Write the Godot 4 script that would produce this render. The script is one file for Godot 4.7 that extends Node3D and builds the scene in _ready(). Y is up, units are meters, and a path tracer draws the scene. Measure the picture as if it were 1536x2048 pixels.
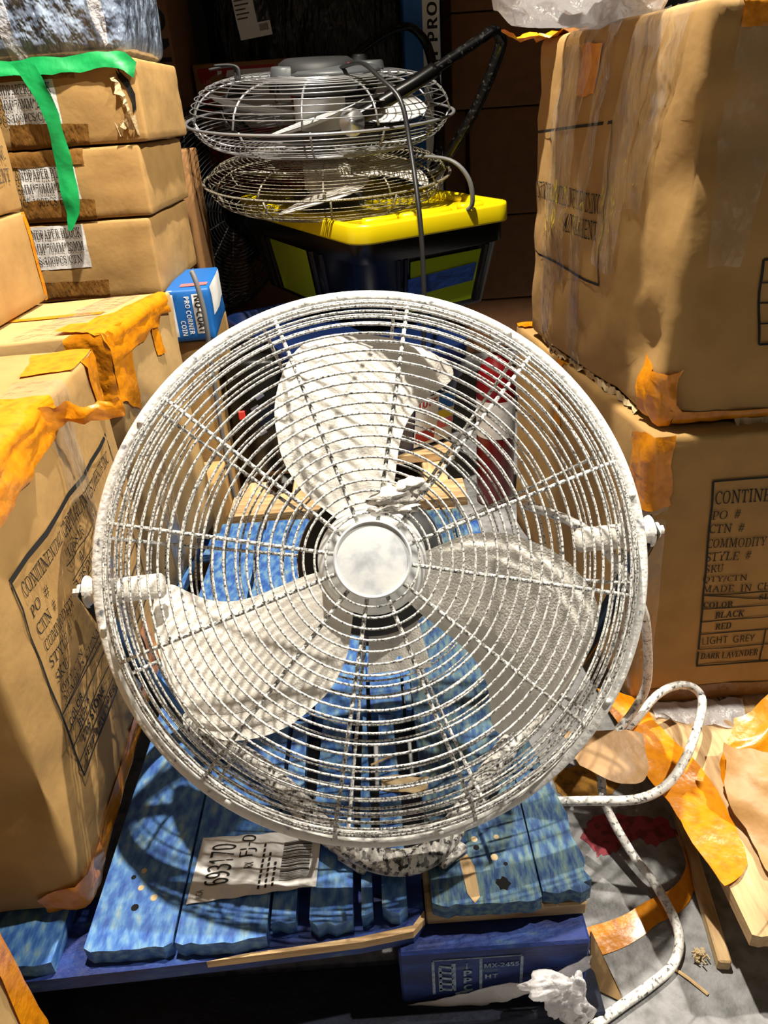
extends Node3D
# A cramped storage aisle: a white-splattered drum fan on a blue pallet, cartons left and right, totes and more fans behind.

var M := {}
var used := {}

# ---------------------------------------------------------------- naming
func numbered(called: String) -> String:
	if not used.has(called):
		used[called] = 0
		return called
	used[called] += 1
	return "%s_%03d" % [called, used[called]]

func thing(called: String, label: String, category: String, at: Vector3, group := "") -> Node3D:
	var o := Node3D.new()
	o.name = numbered(called)
	add_child(o)
	o.position = at
	tag(o, label, category, group)
	return o

func tag(o: Node, label: String, category := "", group := "") -> Node:
	o.set_meta("label", label)
	if category: o.set_meta("category", category)
	if group: o.set_meta("group", group)
	return o

# commits a world-space SurfaceTool as a named mesh under parent
func obj(called: String, st: SurfaceTool, m: Material, parent: Node3D = self, label := "", kind := "") -> MeshInstance3D:
	var o := MeshInstance3D.new()
	st.index()
	st.generate_normals()
	o.mesh = st.commit()
	o.mesh.surface_set_material(0, m)
	if parent == self:
		o.name = numbered(called)
		add_child(o)
	else:
		o.name = called
		parent.add_child(o, true)
		var p: Node = parent
		while p != self:
			if p is Node3D and p.get_parent() == self:
				o.position = -p.position if parent == p else Vector3.ZERO
			p = p.get_parent()
		if parent.has_meta("local"):
			o.position = Vector3.ZERO
	if label: o.set_meta("label", label)
	if kind: o.set_meta("kind", kind)
	return o

func struct(called: String, st: SurfaceTool, m: Material) -> MeshInstance3D:
	return obj(called, st, m, self, "", "structure")

# ---------------------------------------------------------------- mesh helpers
func S(flat := false) -> SurfaceTool:
	var st := SurfaceTool.new()
	st.begin(Mesh.PRIMITIVE_TRIANGLES)
	st.set_smooth_group(-1 if flat else 0)
	return st

func quad(st: SurfaceTool, a: Vector3, b: Vector3, c: Vector3, d: Vector3):   # counter-clockwise seen from outside
	for p in [a, c, b, a, d, c]:
		st.add_vertex(p)

func patch(st: SurfaceTool, nu: int, nv: int, f: Callable, flip := false):     # outside lies along df/du x df/dv
	var g := []
	for i in nu + 1:
		var row := PackedVector3Array()
		for j in nv + 1:
			row.append(f.call(float(i) / nu, float(j) / nv))
		g.append(row)
	for i in nu:
		for j in nv:
			if flip: quad(st, g[i][j], g[i][j + 1], g[i + 1][j + 1], g[i + 1][j])
			else: quad(st, g[i][j], g[i + 1][j], g[i + 1][j + 1], g[i][j + 1])

func sheet(st: SurfaceTool, nu: int, nv: int, f: Callable, thick := Vector3(0, -0.0006, 0)):   # a thin sheet with two faces
	patch(st, nu, nv, f)
	patch(st, nu, nv, func(u, v): return f.call(u, v) + thick, true)

func bx(st: SurfaceTool, c: Vector3, s: Vector3, b := Basis.IDENTITY, r := 0.0):
	var h := s / 2
	if r <= 0.0:
		r = minf(0.0015, minf(h.x, minf(h.y, h.z)) * 0.4)
	var i := h - Vector3(r, r, r)
	var P := func(x, y, z): return c + b * Vector3(x, y, z)
	for ax in 3:
		var u := (ax + 1) % 3
		var v := (ax + 2) % 3
		for sg in [-1.0, 1.0]:
			var q := []
			for k in [[-1, -1], [1, -1], [1, 1], [-1, 1]]:
				var p := Vector3.ZERO
				p[ax] = h[ax] * sg
				p[u] = i[u] * k[0]
				p[v] = i[v] * k[1]
				q.append(c + b * p)
			if sg > 0: quad(st, q[0], q[1], q[2], q[3])
			else: quad(st, q[0], q[3], q[2], q[1])
			for sg2 in [-1.0, 1.0]:         # bevel between ax and u
				var e := []
				for k in [-1.0, 1.0]:
					var p1 := Vector3.ZERO
					p1[ax] = h[ax] * sg; p1[u] = i[u] * sg2; p1[v] = i[v] * k
					var p2 := Vector3.ZERO
					p2[ax] = i[ax] * sg; p2[u] = h[u] * sg2; p2[v] = i[v] * k
					e.append(c + b * p1); e.append(c + b * p2)
				if sg * sg2 > 0: quad(st, e[0], e[1], e[3], e[2])
				else: quad(st, e[0], e[2], e[3], e[1])
	for sx in [-1.0, 1.0]:
		for sy in [-1.0, 1.0]:
			for sz in [-1.0, 1.0]:
				var a: Vector3 = P.call(h.x * sx, i.y * sy, i.z * sz)
				var d: Vector3 = P.call(i.x * sx, h.y * sy, i.z * sz)
				var e: Vector3 = P.call(i.x * sx, i.y * sy, h.z * sz)
				for p in ([a, e, d] if sx * sy * sz > 0 else [a, d, e]):
					st.add_vertex(p)

func smooth_path(p: Array, n := 6) -> Array:
	var out := []
	for i in p.size() - 1:
		var a: Vector3 = p[maxi(i - 1, 0)]
		var b: Vector3 = p[i]
		var c: Vector3 = p[i + 1]
		var d: Vector3 = p[mini(i + 2, p.size() - 1)]
		for k in n:
			out.append(b.cubic_interpolate(c, a, d, float(k) / n))
	out.append(p[-1])
	return out

func tube(st: SurfaceTool, path: Array, r: float, sides := 8, closed := false, flatten := 1.0):
	var n := path.size()
	var rings := []
	var up := Vector3.UP
	for i in n:
		var a: Vector3 = path[(i - 1 + n) % n] if closed or i > 0 else path[0]
		var c: Vector3 = path[(i + 1) % n] if closed or i < n - 1 else path[n - 1]
		var t: Vector3 = (c - a).normalized()
		if i == 0:
			up = Vector3.UP if absf(t.y) < 0.9 else Vector3.RIGHT
		up = (up - t * up.dot(t)).normalized()
		var side := t.cross(up)
		var ring := PackedVector3Array()
		for k in sides:
			var w := TAU * k / sides
			ring.append(path[i] + (side * cos(w) + up * sin(w) * flatten) * r)
		rings.append(ring)
	for i in (n if closed else n - 1):
		var A: PackedVector3Array = rings[i]
		var B: PackedVector3Array = rings[(i + 1) % n]
		for k in sides:
			var k2 := (k + 1) % sides
			quad(st, A[k], A[k2], B[k2], B[k])
	if not closed:
		for e in [0, n - 1]:
			var R: PackedVector3Array = rings[e]
			for k in range(1, sides - 1):
				for p in ([R[0], R[k], R[k + 1]] if e == 0 else [R[0], R[k + 1], R[k]]):
					st.add_vertex(p)

func lathe(st: SurfaceTool, prof: Array, sides: int, xf := Transform3D(), sx := 1.0):   # profile (r, z) about local z
	for i in prof.size() - 1:
		for k in sides:
			var a := TAU * k / sides
			var b := TAU * (k + 1) / sides
			var p: Vector2 = prof[i]
			var q: Vector2 = prof[i + 1]
			quad(st, xf * Vector3(cos(a) * p.x * sx, sin(a) * p.x, p.y), xf * Vector3(cos(b) * p.x * sx, sin(b) * p.x, p.y),
				xf * Vector3(cos(b) * q.x * sx, sin(b) * q.x, q.y), xf * Vector3(cos(a) * q.x * sx, sin(a) * q.x, q.y))

func slab(st: SurfaceTool, outline: PackedVector2Array, y0: float, y1: float):         # outline in (x, z), extruded in y
	var pts := outline
	if Geometry2D.is_polygon_clockwise(pts):
		pts = pts.duplicate()
		pts.reverse()
	var tri := Geometry2D.triangulate_polygon(pts)
	for k in range(0, tri.size(), 3):
		var a := pts[tri[k]]
		var b := pts[tri[k + 1]]
		var c := pts[tri[k + 2]]
		if (b - a).cross(c - a) < 0:
			var t := b
			b = c
			c = t
		for p in [a, b, c]: st.add_vertex(Vector3(p.x, y1, p.y))
		for p in [a, c, b]: st.add_vertex(Vector3(p.x, y0, p.y))
	for k in pts.size():
		var a := pts[k]
		var b := pts[(k + 1) % pts.size()]
		quad(st, Vector3(b.x, y0, b.y), Vector3(a.x, y0, a.y), Vector3(a.x, y1, a.y), Vector3(b.x, y1, b.y))

func fast(seed_: int, freq: float, oct := 3) -> FastNoiseLite:
	var n := FastNoiseLite.new()
	n.seed = seed_
	n.frequency = freq
	n.fractal_octaves = oct
	n.noise_type = FastNoiseLite.TYPE_SIMPLEX_SMOOTH
	return n

# ---------------------------------------------------------------- materials
func ramp(stops: Array) -> Gradient:
	var g := Gradient.new()
	var o := PackedFloat32Array()
	var c := PackedColorArray()
	for s in stops:
		o.append(s[0])
		c.append(s[1])
	g.offsets = o
	g.colors = c
	return g

func noise_tex(seed_: int, freq: float, stops: Array, oct := 4, size := 512, type := FastNoiseLite.TYPE_SIMPLEX_SMOOTH) -> NoiseTexture2D:
	var n := fast(seed_, freq, oct)
	n.noise_type = type
	var t := NoiseTexture2D.new()
	t.width = size
	t.height = size
	t.seamless = true
	t.noise = n
	t.color_ramp = ramp(stops)
	return t

func bump_tex(seed_: int, freq: float, strength := 4.0, oct := 3, size := 512) -> NoiseTexture2D:
	var t := NoiseTexture2D.new()
	t.width = size
	t.height = size
	t.seamless = true
	t.noise = fast(seed_, freq, oct)
	t.as_normal_map = true
	t.bump_strength = strength
	return t

func mat(called: String, c: Color, rough := 0.8, metal := 0.0) -> StandardMaterial3D:
	var m := StandardMaterial3D.new()
	m.albedo_color = c
	m.roughness = rough
	m.metallic = metal
	m.resource_name = called
	M[called] = m
	return m

func tex(m: StandardMaterial3D, t: Texture2D, scale: Vector3, normal: Texture2D = null, ns := 1.0):
	m.albedo_texture = t
	if normal:
		m.normal_enabled = true
		m.normal_texture = normal
		m.normal_scale = ns
	m.uv1_triplanar = true
	m.uv1_scale = scale

func materials():
	var W := Color.WHITE
	# cardboard: fine fibre mottling and slight corrugation waviness
	var fib := noise_tex(3, 0.012, [[0.0, Color(0.90, 0.89, 0.88)], [0.5, Color(0.965, 0.965, 0.96)], [1.0, W]], 6)
	var fibn := bump_tex(4, 0.05, 2.0, 4)
	for k in [["card", Color(0.70, 0.55, 0.325)], ["card_pale", Color(0.76, 0.62, 0.40)], ["card_old", Color(0.60, 0.43, 0.25)], ["card_brown", Color(0.50, 0.34, 0.21)], ["card_raw", Color(0.74, 0.60, 0.41)]]:
		tex(mat(k[0], k[1], 0.82), fib, Vector3(2.2, 2.2, 2.2), fibn, 0.16)
	tex(mat("torn", Color(0.80, 0.71, 0.55), 0.9), fib, Vector3(6, 6, 6), fibn, 1.0)
	mat("ink", Color(0.055, 0.05, 0.045), 0.75)
	mat("ink_grey", Color(0.27, 0.25, 0.23), 0.8)
	mat("dark_inside", Color(0.02, 0.018, 0.015), 0.95)
	var crum := bump_tex(9, 0.012, 9.0, 4)
	var am := mat("amber_tape", Color(0.88, 0.555, 0.05), 0.36)
	tex(am, noise_tex(10, 0.012, [[0.0, Color(0.86, 0.80, 0.75)], [0.6, W], [1.0, W]], 3), Vector3(7, 7, 7), crum, 0.4)
	am.clearcoat_enabled = true
	am.clearcoat = 0.25
	am.clearcoat_roughness = 0.12
	am.backlight_enabled = true
	am.backlight = Color(0.35, 0.19, 0.01)
	mat("amber_back", Color(0.72, 0.55, 0.34), 0.5)
	tex(M.amber_back, fib, Vector3(5, 5, 5), crum, 0.3)
	var ct := mat("clear_tape", Color(0.95, 0.92, 0.86, 0.07), 0.12)
	ct.transparency = BaseMaterial3D.TRANSPARENCY_ALPHA
	ct.normal_enabled = true
	ct.normal_texture = crum
	ct.normal_scale = 0.8
	ct.uv1_triplanar = true
	ct.uv1_scale = Vector3(6, 2, 6)
	var wr := mat("plastic_wrap", Color(0.93, 0.92, 0.93, 0.5), 0.3)
	wr.transparency = BaseMaterial3D.TRANSPARENCY_ALPHA
	wr.normal_enabled = true
	wr.normal_texture = crum
	wr.normal_scale = 1.5
	wr.uv1_triplanar = true
	wr.uv1_scale = Vector3(9, 9, 9)
	var br := mat("brown_tape", Color(0.50, 0.35, 0.17), 0.25)
	tex(br, null, Vector3(8, 3, 8), crum, 0.6)
	var gr := mat("green_tape", Color(0.05, 0.60, 0.31), 0.45)
	tex(gr, fib, Vector3(4, 4, 4), crum, 0.25)
	var bt := mat("blue_tape", Color(0.055, 0.22, 0.50), 0.6)
	tex(bt, fib, Vector3(4, 4, 4), crum, 0.3)
	# blue pallet paint: worn along the grain, pale where scuffed
	var wood := noise_tex(21, 0.016, [[0.0, Color(0.13, 0.27, 0.60)], [0.32, Color(0.20, 0.39, 0.70)], [0.5, Color(0.29, 0.48, 0.75)], [0.66, Color(0.38, 0.56, 0.77)], [0.82, Color(0.50, 0.62, 0.73)], [1.0, Color(0.66, 0.69, 0.66)]], 5, 1024)
	var grain := bump_tex(22, 0.03, 5.0, 5, 1024)
	tex(mat("blue_wood", Color(0.93, 0.95, 0.93), 0.62), wood, Vector3(3.5, 3.5, 1.6), grain, 0.5)
	tex(mat("blue_wood_worn", Color(0.72, 0.80, 0.84), 0.7), noise_tex(25, 0.016, [[0.0, Color(0.14, 0.25, 0.47)], [0.36, Color(0.25, 0.39, 0.58)], [0.5, Color(0.38, 0.50, 0.60)], [0.66, Color(0.48, 0.57, 0.60)], [1.0, Color(0.66, 0.68, 0.58)]], 5, 1024), Vector3(5.0, 5.0, 1.5), grain, 1.0)
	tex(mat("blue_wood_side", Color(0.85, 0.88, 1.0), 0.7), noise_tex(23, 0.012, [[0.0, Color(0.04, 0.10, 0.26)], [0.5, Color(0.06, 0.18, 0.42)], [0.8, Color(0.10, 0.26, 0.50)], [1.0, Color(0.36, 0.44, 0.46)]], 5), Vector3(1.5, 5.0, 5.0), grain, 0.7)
	tex(mat("blue_wood_shade", Color(0.30, 0.33, 0.42), 0.85), noise_tex(26, 0.012, [[0.0, Color(0.10, 0.12, 0.16)], [0.5, Color(0.14, 0.22, 0.38)], [1.0, Color(0.4, 0.45, 0.5)]], 5), Vector3(1.5, 5.0, 5.0), grain, 0.7)  # bottom boards: the shade under the deck is put into this near-black colour
	var pine := noise_tex(24, 0.012, [[0.0, Color(0.52, 0.40, 0.25)], [0.35, Color(0.72, 0.59, 0.42)], [0.7, Color(0.80, 0.68, 0.50)], [1.0, Color(0.87, 0.77, 0.60)]], 5)
	tex(mat("pine_long", W, 0.75), pine, Vector3(7.0, 7.0, 1.2), grain, 0.5)
	tex(mat("pine", W, 0.75), pine, Vector3(1.2, 7.0, 7.0), grain, 0.5)
	# white dried compound over dark metal
	var chips := noise_tex(31, 0.07, [[0.0, Color(0.15, 0.15, 0.16)], [0.36, Color(0.27, 0.27, 0.28)], [0.45, Color(0.68, 0.68, 0.67)], [0.51, Color(0.90, 0.895, 0.875)], [1.0, Color(0.93, 0.925, 0.905)]], 5)
	var cake := bump_tex(32, 0.045, 7.0, 3)
	tex(mat("chipped_white", W, 0.6), chips, Vector3(7, 7, 7), cake, 0.18)
	var chips2 := noise_tex(33, 0.03, [[0.0, Color(0.09, 0.09, 0.10)], [0.25, Color(0.16, 0.16, 0.17)], [0.30, Color(0.75, 0.74, 0.73)], [0.36, Color(0.90, 0.89, 0.87)], [1.0, Color(0.92, 0.91, 0.89)]], 5)
	tex(mat("cord_white", W, 0.45), chips2, Vector3(7, 7, 7), cake, 0.2)
	tex(mat("tube_white", W, 0.6), noise_tex(38, 0.03, [[0.0, Color(0.06, 0.06, 0.06)], [0.42, Color(0.10, 0.10, 0.10)], [0.47, Color(0.70, 0.69, 0.68)], [0.52, Color(0.88, 0.87, 0.85)], [1.0, Color(0.90, 0.89, 0.86)]], 5), Vector3(6, 6, 6), cake, 0.1)
	tex(mat("rim_white", W, 0.6), noise_tex(34, 0.02, [[0.0, Color(0.30, 0.30, 0.34)], [0.18, Color(0.50, 0.50, 0.54)], [0.25, Color(0.88, 0.875, 0.86)], [1.0, Color(0.92, 0.915, 0.90)]], 5), Vector3(4, 4, 4), cake, 0.35)
	tex(mat("blade_white", Color(0.92, 0.905, 0.88), 0.6), noise_tex(35, 0.02, [[0.0, Color(0.93, 0.92, 0.90)], [1.0, W]], 3), Vector3(6, 6, 6), bump_tex(36, 0.09, 8.0, 2), 0.22)
	tex(mat("cap_white", W, 0.35), noise_tex(37, 0.008, [[0.0, Color(0.66, 0.68, 0.72)], [0.4, Color(0.86, 0.87, 0.88)], [1.0, Color(0.93, 0.93, 0.91)]], 5), Vector3(5, 5, 5), cake, 0.03)
	mat("motor_grey", Color(0.13, 0.13, 0.135), 0.6)
	mat("black_metal", Color(0.035, 0.035, 0.038), 0.28, 0.3)
	tex(mat("handle_black", W, 0.25), noise_tex(39, 0.025, [[0.0, Color(0.025, 0.025, 0.028)], [0.66, Color(0.035, 0.035, 0.04)], [0.8, Color(0.25, 0.25, 0.24)], [1.0, Color(0.5, 0.5, 0.48)]], 4), Vector3(5, 5, 5))
	M.handle_black.metallic = 0.3
	mat("steel_wire", Color(0.62, 0.62, 0.63), 0.35, 0.55)
	tex(mat("tan_wire", Color(0.72, 0.69, 0.62), 0.5, 0.3), chips, Vector3(5, 5, 5))
	mat("plastic_grey", Color(0.27, 0.28, 0.29), 0.45)
	mat("blade_grey", Color(0.78, 0.78, 0.78), 0.45)
	mat("sticker_red", Color(0.86, 0.22, 0.17), 0.5)
	mat("yellow_lid", Color(0.93, 0.83, 0.03), 0.35)
	mat("lime_panel", Color(0.62, 0.72, 0.07), 0.35)
	mat("tote_black", Color(0.028, 0.030, 0.026), 0.3)
	mat("tote_blue", Color(0.055, 0.13, 0.30), 0.35)
	mat("carton_blue", Color(0.08, 0.38, 0.68), 0.5)
	mat("print_white", Color(0.88, 0.88, 0.87), 0.6)
	mat("print_pink", Color(0.90, 0.42, 0.42), 0.6)
	mat("print_red", Color(0.62, 0.07, 0.08), 0.6)
	mat("print_yellow", Color(0.85, 0.75, 0.12), 0.6)
	mat("print_maroon", Color(0.42, 0.05, 0.07), 0.6)
	mat("paper", Color(0.86, 0.85, 0.84), 0.55)
	tex(M.paper, null, Vector3(6, 6, 6), bump_tex(41, 0.012, 6.0, 3), 0.4)
	mat("stamp", Color(0.66, 0.72, 0.78), 0.8)
	tex(M.stamp, noise_tex(42, 0.03, [[0.0, Color(0.35, 0.45, 0.62)], [0.45, Color(0.75, 0.79, 0.84)], [1.0, W]], 4), Vector3(7, 7, 7))
	mat("extinguisher_red", Color(0.43, 0.02, 0.045), 0.3)
	mat("metal", Color(0.7, 0.7, 0.7), 0.3, 0.9)
	mat("burlap", Color(0.33, 0.25, 0.15), 0.95)
	tex(M.burlap, fib, Vector3(6, 6, 6), fibn, 1.0)
	var bp := mat("black_plastic", Color(0.025, 0.025, 0.028), 0.3)
	tex(bp, null, Vector3(4, 1.2, 4), crum, 1.0)
	var wp := mat("wrapped_bin", Color(0.60, 0.66, 0.74), 0.22)
	tex(wp, noise_tex(51, 0.012, [[0.0, Color(0.42, 0.43, 0.48)], [0.5, Color(0.85, 0.85, 0.87)], [0.85, W], [1.0, Color(1, 0.98, 0.88)]], 4), Vector3(5, 3, 5), bump_tex(52, 0.01, 14.0, 4), 1.6)
	wp.clearcoat_enabled = true
	wp.clearcoat = 0.8
	wp.clearcoat_roughness = 0.1
	var fl := mat("concrete", Color(0.56, 0.56, 0.565), 0.75)
	tex(fl, noise_tex(61, 0.012, [[0.0, Color(0.72, 0.72, 0.70)], [0.45, Color(0.92, 0.92, 0.92)], [0.7, W], [1.0, W]], 6, 1024), Vector3(2.5, 2.5, 2.5), bump_tex(62, 0.06, 5.0, 4, 1024), 0.5)
	var rp := mat("paint_red", Color(0.60, 0.22, 0.26, 1), 0.75)
	tex(rp, noise_tex(63, 0.02, [[0.0, Color(0.62, 0.9, 0.9)], [0.42, Color(0.8, 0.8, 0.8)], [0.5, W], [1.0, W]], 5), Vector3(5, 5, 5))
	mat("paint_yellow", Color(0.62, 0.43, 0.08), 0.7)
	tex(M.paint_yellow, noise_tex(64, 0.02, [[0.0, Color(0.6, 0.6, 0.6)], [0.5, W], [1.0, W]], 5), Vector3(5, 5, 5))
	mat("wall_grey", Color(0.30, 0.29, 0.28), 0.9)
	mat("ceiling_grey", Color(0.45, 0.45, 0.45), 0.9)
	var gl := mat("lamp_glow", Color(1, 1, 1), 0.5)
	gl.emission_enabled = true
	gl.emission = Color(1.0, 0.93, 0.82)
	gl.emission_energy_multiplier = 3.0
	mat("added_rack_blue", Color(0.10, 0.2, 0.4), 0.5)
	mat("lamp_shell", Color(0.5, 0.5, 0.5), 0.5, 0.5)
	mat("grey_cord", Color(0.42, 0.42, 0.42), 0.5)
	mat("dark_cord", Color(0.12, 0.12, 0.12), 0.4)

# ---------------------------------------------------------------- cartons: a rounded, dented hexahedron
class Carton:
	var h: Vector3          # half size in its own (width, height, depth) frame
	var o: Vector3          # centre
	var ex: Vector3
	var ey: Vector3
	var ez: Vector3         # axes: right, up, towards the viewer
	var r := 0.006
	var n: FastNoiseLite
	var amp := 0.003
	var bulge := 0.004
	var dents := []         # [point, radius, depth]
	var shear := 0.0        # widens the top towards +x
	func at(p: Vector3, off := 0.0) -> Vector3:
		var i := h - Vector3(r, r, r)
		var q := p.clamp(-i, i)
		var d := p - q
		if d.length() > 0.00001:
			d = d.normalized()
		var e := q + d * r
		var fx := 1.0 - pow(clampf(p.x / h.x, -1, 1), 2)
		var fy := 1.0 - pow(clampf(p.y / h.y, -1, 1), 2)
		var fz := 1.0 - pow(clampf(p.z / h.z, -1, 1), 2)
		var level := clampf(absf(d.y) * 1.3 - 0.3, 0.0, 1.0)
		var w := off + (amp * n.get_noise_3dv(e * 10.0 + o * 7.0) + bulge * maxf(fx * fy, fy * fz)) * (1.0 - level) - amp * 0.5 * level * (0.5 + 0.5 * n.get_noise_3dv(e * 9.0))
		for t in dents:
			var l: float = (e - t[0]).length() / t[1]
			if l < 1.0:
				w -= t[2] * (1.0 - l * l) * (1.0 - l * l)
		e += d * w
		return o + ex * (e.x + shear * (e.y + h.y)) + ey * e.y + ez * e.z
	func face(f: String, x: float, y: float) -> Vector3:   # x to the right from the left edge, y up from the bottom edge, as seen from outside
		match f:
			"front": return Vector3(-h.x + x, -h.y + y, h.z)
			"right": return Vector3(h.x, -h.y + y, h.z - x)
			"left": return Vector3(-h.x, -h.y + y, -h.z + x)
			"top": return Vector3(-h.x + x, h.y, h.z - y)
		return Vector3.ZERO

# O: bottom corner where the front meets the side face; dirs point from it; side = +1 when that corner is the front right one
func carton(O: Vector3, w: float, hh: float, d: float, side: int, depth_dir: Vector3, seed_: int, lean := Vector3.UP, width_dir := Vector3.ZERO) -> Carton:
	var c := Carton.new()
	c.ez = -depth_dir.normalized()
	c.ex = width_dir.normalized() if width_dir != Vector3.ZERO else Vector3.UP.cross(c.ez).normalized()
	c.ey = lean.normalized()
	c.h = Vector3(w, hh, d) / 2
	c.o = O - c.ex * (side * w / 2) + c.ey * hh / 2 - c.ez * d / 2
	c.n = fast(seed_, 1.0, 3)
	return c

func carton_shape(c: Carton, n := 12) -> SurfaceTool:
	var st := S()
	var ts := []
	for hs in [c.h.x, c.h.y, c.h.z]:
		var a := []
		var e: float = c.r / hs
		a.append_array([-1.0, -1.0 + e * 0.4, -1.0 + e])
		for k in range(1, n):
			a.append(-1.0 + e + (2.0 - 2.0 * e) * k / n)
		a.append_array([1.0 - e, 1.0 - e * 0.4, 1.0])
		ts.append(a)
	for ax in 3:
		var u := (ax + 1) % 3
		var v := (ax + 2) % 3
		for sg in [-1.0, 1.0]:
			var g := []
			for a in ts[u]:
				var row := []
				for b in ts[v]:
					var p := Vector3.ZERO
					p[ax] = sg * c.h[ax]; p[u] = a * c.h[u]; p[v] = b * c.h[v]
					row.append(c.at(p))
				g.append(row)
			for i in g.size() - 1:
				for j in g[0].size() - 1:
					if sg > 0: quad(st, g[i][j], g[i + 1][j], g[i + 1][j + 1], g[i][j + 1])
					else: quad(st, g[i][j], g[i][j + 1], g[i + 1][j + 1], g[i + 1][j])
	return st

var fonts := {}
func glyphs(text: String, font: String) -> Array:      # triangles of a line of text, scaled to the unit square
	if not fonts.has(font):
		var f := SystemFont.new()
		f.font_names = PackedStringArray([font.trim_suffix(" Bold")])
		if font.ends_with(" Bold"):
			f.font_weight = 700
		fonts[font] = f
	var t := TextMesh.new()
	t.font = fonts[font]
	t.text = text
	t.font_size = 48
	t.pixel_size = 0.02
	t.depth = 0.0
	t.curve_step = 2.0
	t.horizontal_alignment = HORIZONTAL_ALIGNMENT_LEFT
	var a := t.surface_get_arrays(0)
	var v: PackedVector3Array = a[Mesh.ARRAY_VERTEX]
	var ix: PackedInt32Array = a[Mesh.ARRAY_INDEX]
	var lo := Vector2(1e9, 1e9)
	var hi := -lo
	for p in v:
		lo = lo.min(Vector2(p.x, p.y))
		hi = hi.max(Vector2(p.x, p.y))
	var out := []
	for k in ix:
		out.append(Vector2((v[k].x - lo.x) / (hi.x - lo.x), (v[k].y - lo.y) / (hi.y - lo.y)))
	return out

func text_on(st: SurfaceTool, text: String, font: String, f: Callable):       # f maps unit-square points to the surface
	for p in glyphs(text, font):
		st.add_vertex(f.call(p.x, p.y))

# print a line on a carton's face: left end x, baseline y, ink width and height
func write(st: SurfaceTool, c: Carton, face: String, text: String, x: float, y: float, w: float, hh: float, font := "Droid Serif", off := 0.0016):
	text_on(st, text, font, func(u, v): return c.at(c.face(face, x + u * w, y + v * hh), off))

func stroke(st: SurfaceTool, c: Carton, face: String, x0: float, y0: float, x1: float, y1: float, w := 0.003, off := 0.0016):
	var t := Vector2(x1 - x0, y1 - y0).normalized().orthogonal() * w / 2
	patch(st, 8, 1, func(u, v):
		var p: Vector2 = Vector2(lerpf(x0, x1, u), lerpf(y0, y1, u)) + t * (1.0 - 2.0 * v)
		return c.at(c.face(face, p.x, p.y), off), true)

func area(st: SurfaceTool, c: Carton, face: String, x0: float, y0: float, x1: float, y1: float, off := 0.0005, seed_ := 0, rag := 0.0):
	var nz := fast(seed_, 60.0, 2)
	patch(st, 10, 8, func(u, v):
		var p := Vector2(lerpf(x0, x1, u), lerpf(y0, y1, v))
		if rag > 0.0:
			p += Vector2(nz.get_noise_2d(u * 0.3, v * 0.3), nz.get_noise_2d(u * 0.3 + 9, v * 0.3)) * rag
		return c.at(c.face(face, p.x, p.y), off + (nz.get_noise_2d(u, v) + 0.6) * rag * 0.25))

# tape that follows a carton's surface: pairs of edge points (in the carton's own frame), crumpled by rag
func tape(st: SurfaceTool, c: Carton, rows: Array, rag := 0.002, seed_ := 1, off := 0.0012):
	var nz := fast(seed_, 22.0, 3)
	var n := rows.size() - 1
	var k := 7
	patch(st, n * k, 8, func(u, v):
		var s: float = clampf(u * n, 0.0, n - 0.0001)
		var i := int(s)
		var a: Vector3 = rows[i][0].lerp(rows[i + 1][0], s - i)
		var b: Vector3 = rows[i][1].lerp(rows[i + 1][1], s - i)
		var p := a.lerp(b, v)
		var e := 1.0 if u > 0.001 and u < 0.999 else 2.5
		p += Vector3(nz.get_noise_3dv(p), nz.get_noise_3dv(p + Vector3(3, 0, 0)), nz.get_noise_3dv(p + Vector3(0, 5, 0))) * rag * e
		p = p.clamp(-c.h, c.h)
		return c.at(p, off + rag * 0.9 * (nz.get_noise_3dv(p * 1.7) + 0.55)))

func strip(t: Node3D, called: String, m: Material, c: Carton, rows: Array, rag := 0.002, seed_ := 1, off := 0.0012):
	var st := S()
	tape(st, c, rows, rag, seed_, off)
	obj(called, st, m, t)

# crumpled free ribbon through world points (pairs of edges)
func ribbon(st: SurfaceTool, rows: Array, rag := 0.003, seed_ := 1, freq := 18.0, thick := Vector3(0, -0.0005, 0)):
	var nz := fast(seed_, freq, 3)
	var n := rows.size() - 1
	sheet(st, n * 6, 7, func(u, v):
		var s: float = clampf(u * n, 0.0, n - 0.0001)
		var i := int(s)
		var L := []
		for e in 2:
			var a: Vector3 = rows[maxi(i - 1, 0)][e]
			var d: Vector3 = rows[mini(i + 2, n)][e]
			L.append(rows[i][e].cubic_interpolate(rows[i + 1][e], a, d, s - i))
		var p: Vector3 = L[0].lerp(L[1], v)
		return p + Vector3(nz.get_noise_3dv(p), nz.get_noise_3dv(p + Vector3(7, 0, 0)), nz.get_noise_3dv(p + Vector3(0, 9, 0))) * rag, thick)

# ragged strip of torn liner along a line of world points
func torn(st: SurfaceTool, pts: Array, w: float, dir: Vector3, seed_ := 5):
	var rg := RandomNumberGenerator.new()
	rg.seed = seed_
	var a := []
	var b := []
	for i in pts.size() - 1:
		for k in 7:
			var p: Vector3 = pts[i].lerp(pts[i + 1], k / 7.0)
			a.append(p + Vector3(rg.randf_range(-1, 1), rg.randf_range(-1, 1), rg.randf_range(-1, 1)) * w * 0.12)
			b.append(p + dir * w * rg.randf_range(0.25, 1.0) + Vector3(rg.randf_range(-1, 1), rg.randf_range(-1, 1), rg.randf_range(-1, 1)) * w * 0.25)
	for i in a.size() - 1:
		quad(st, a[i], a[i + 1], b[i + 1], b[i])
		quad(st, a[i] + Vector3(0, 0, -0.001), b[i] + Vector3(0, 0, -0.001), b[i + 1] + Vector3(0, 0, -0.001), a[i + 1] + Vector3(0, 0, -0.001))

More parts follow.
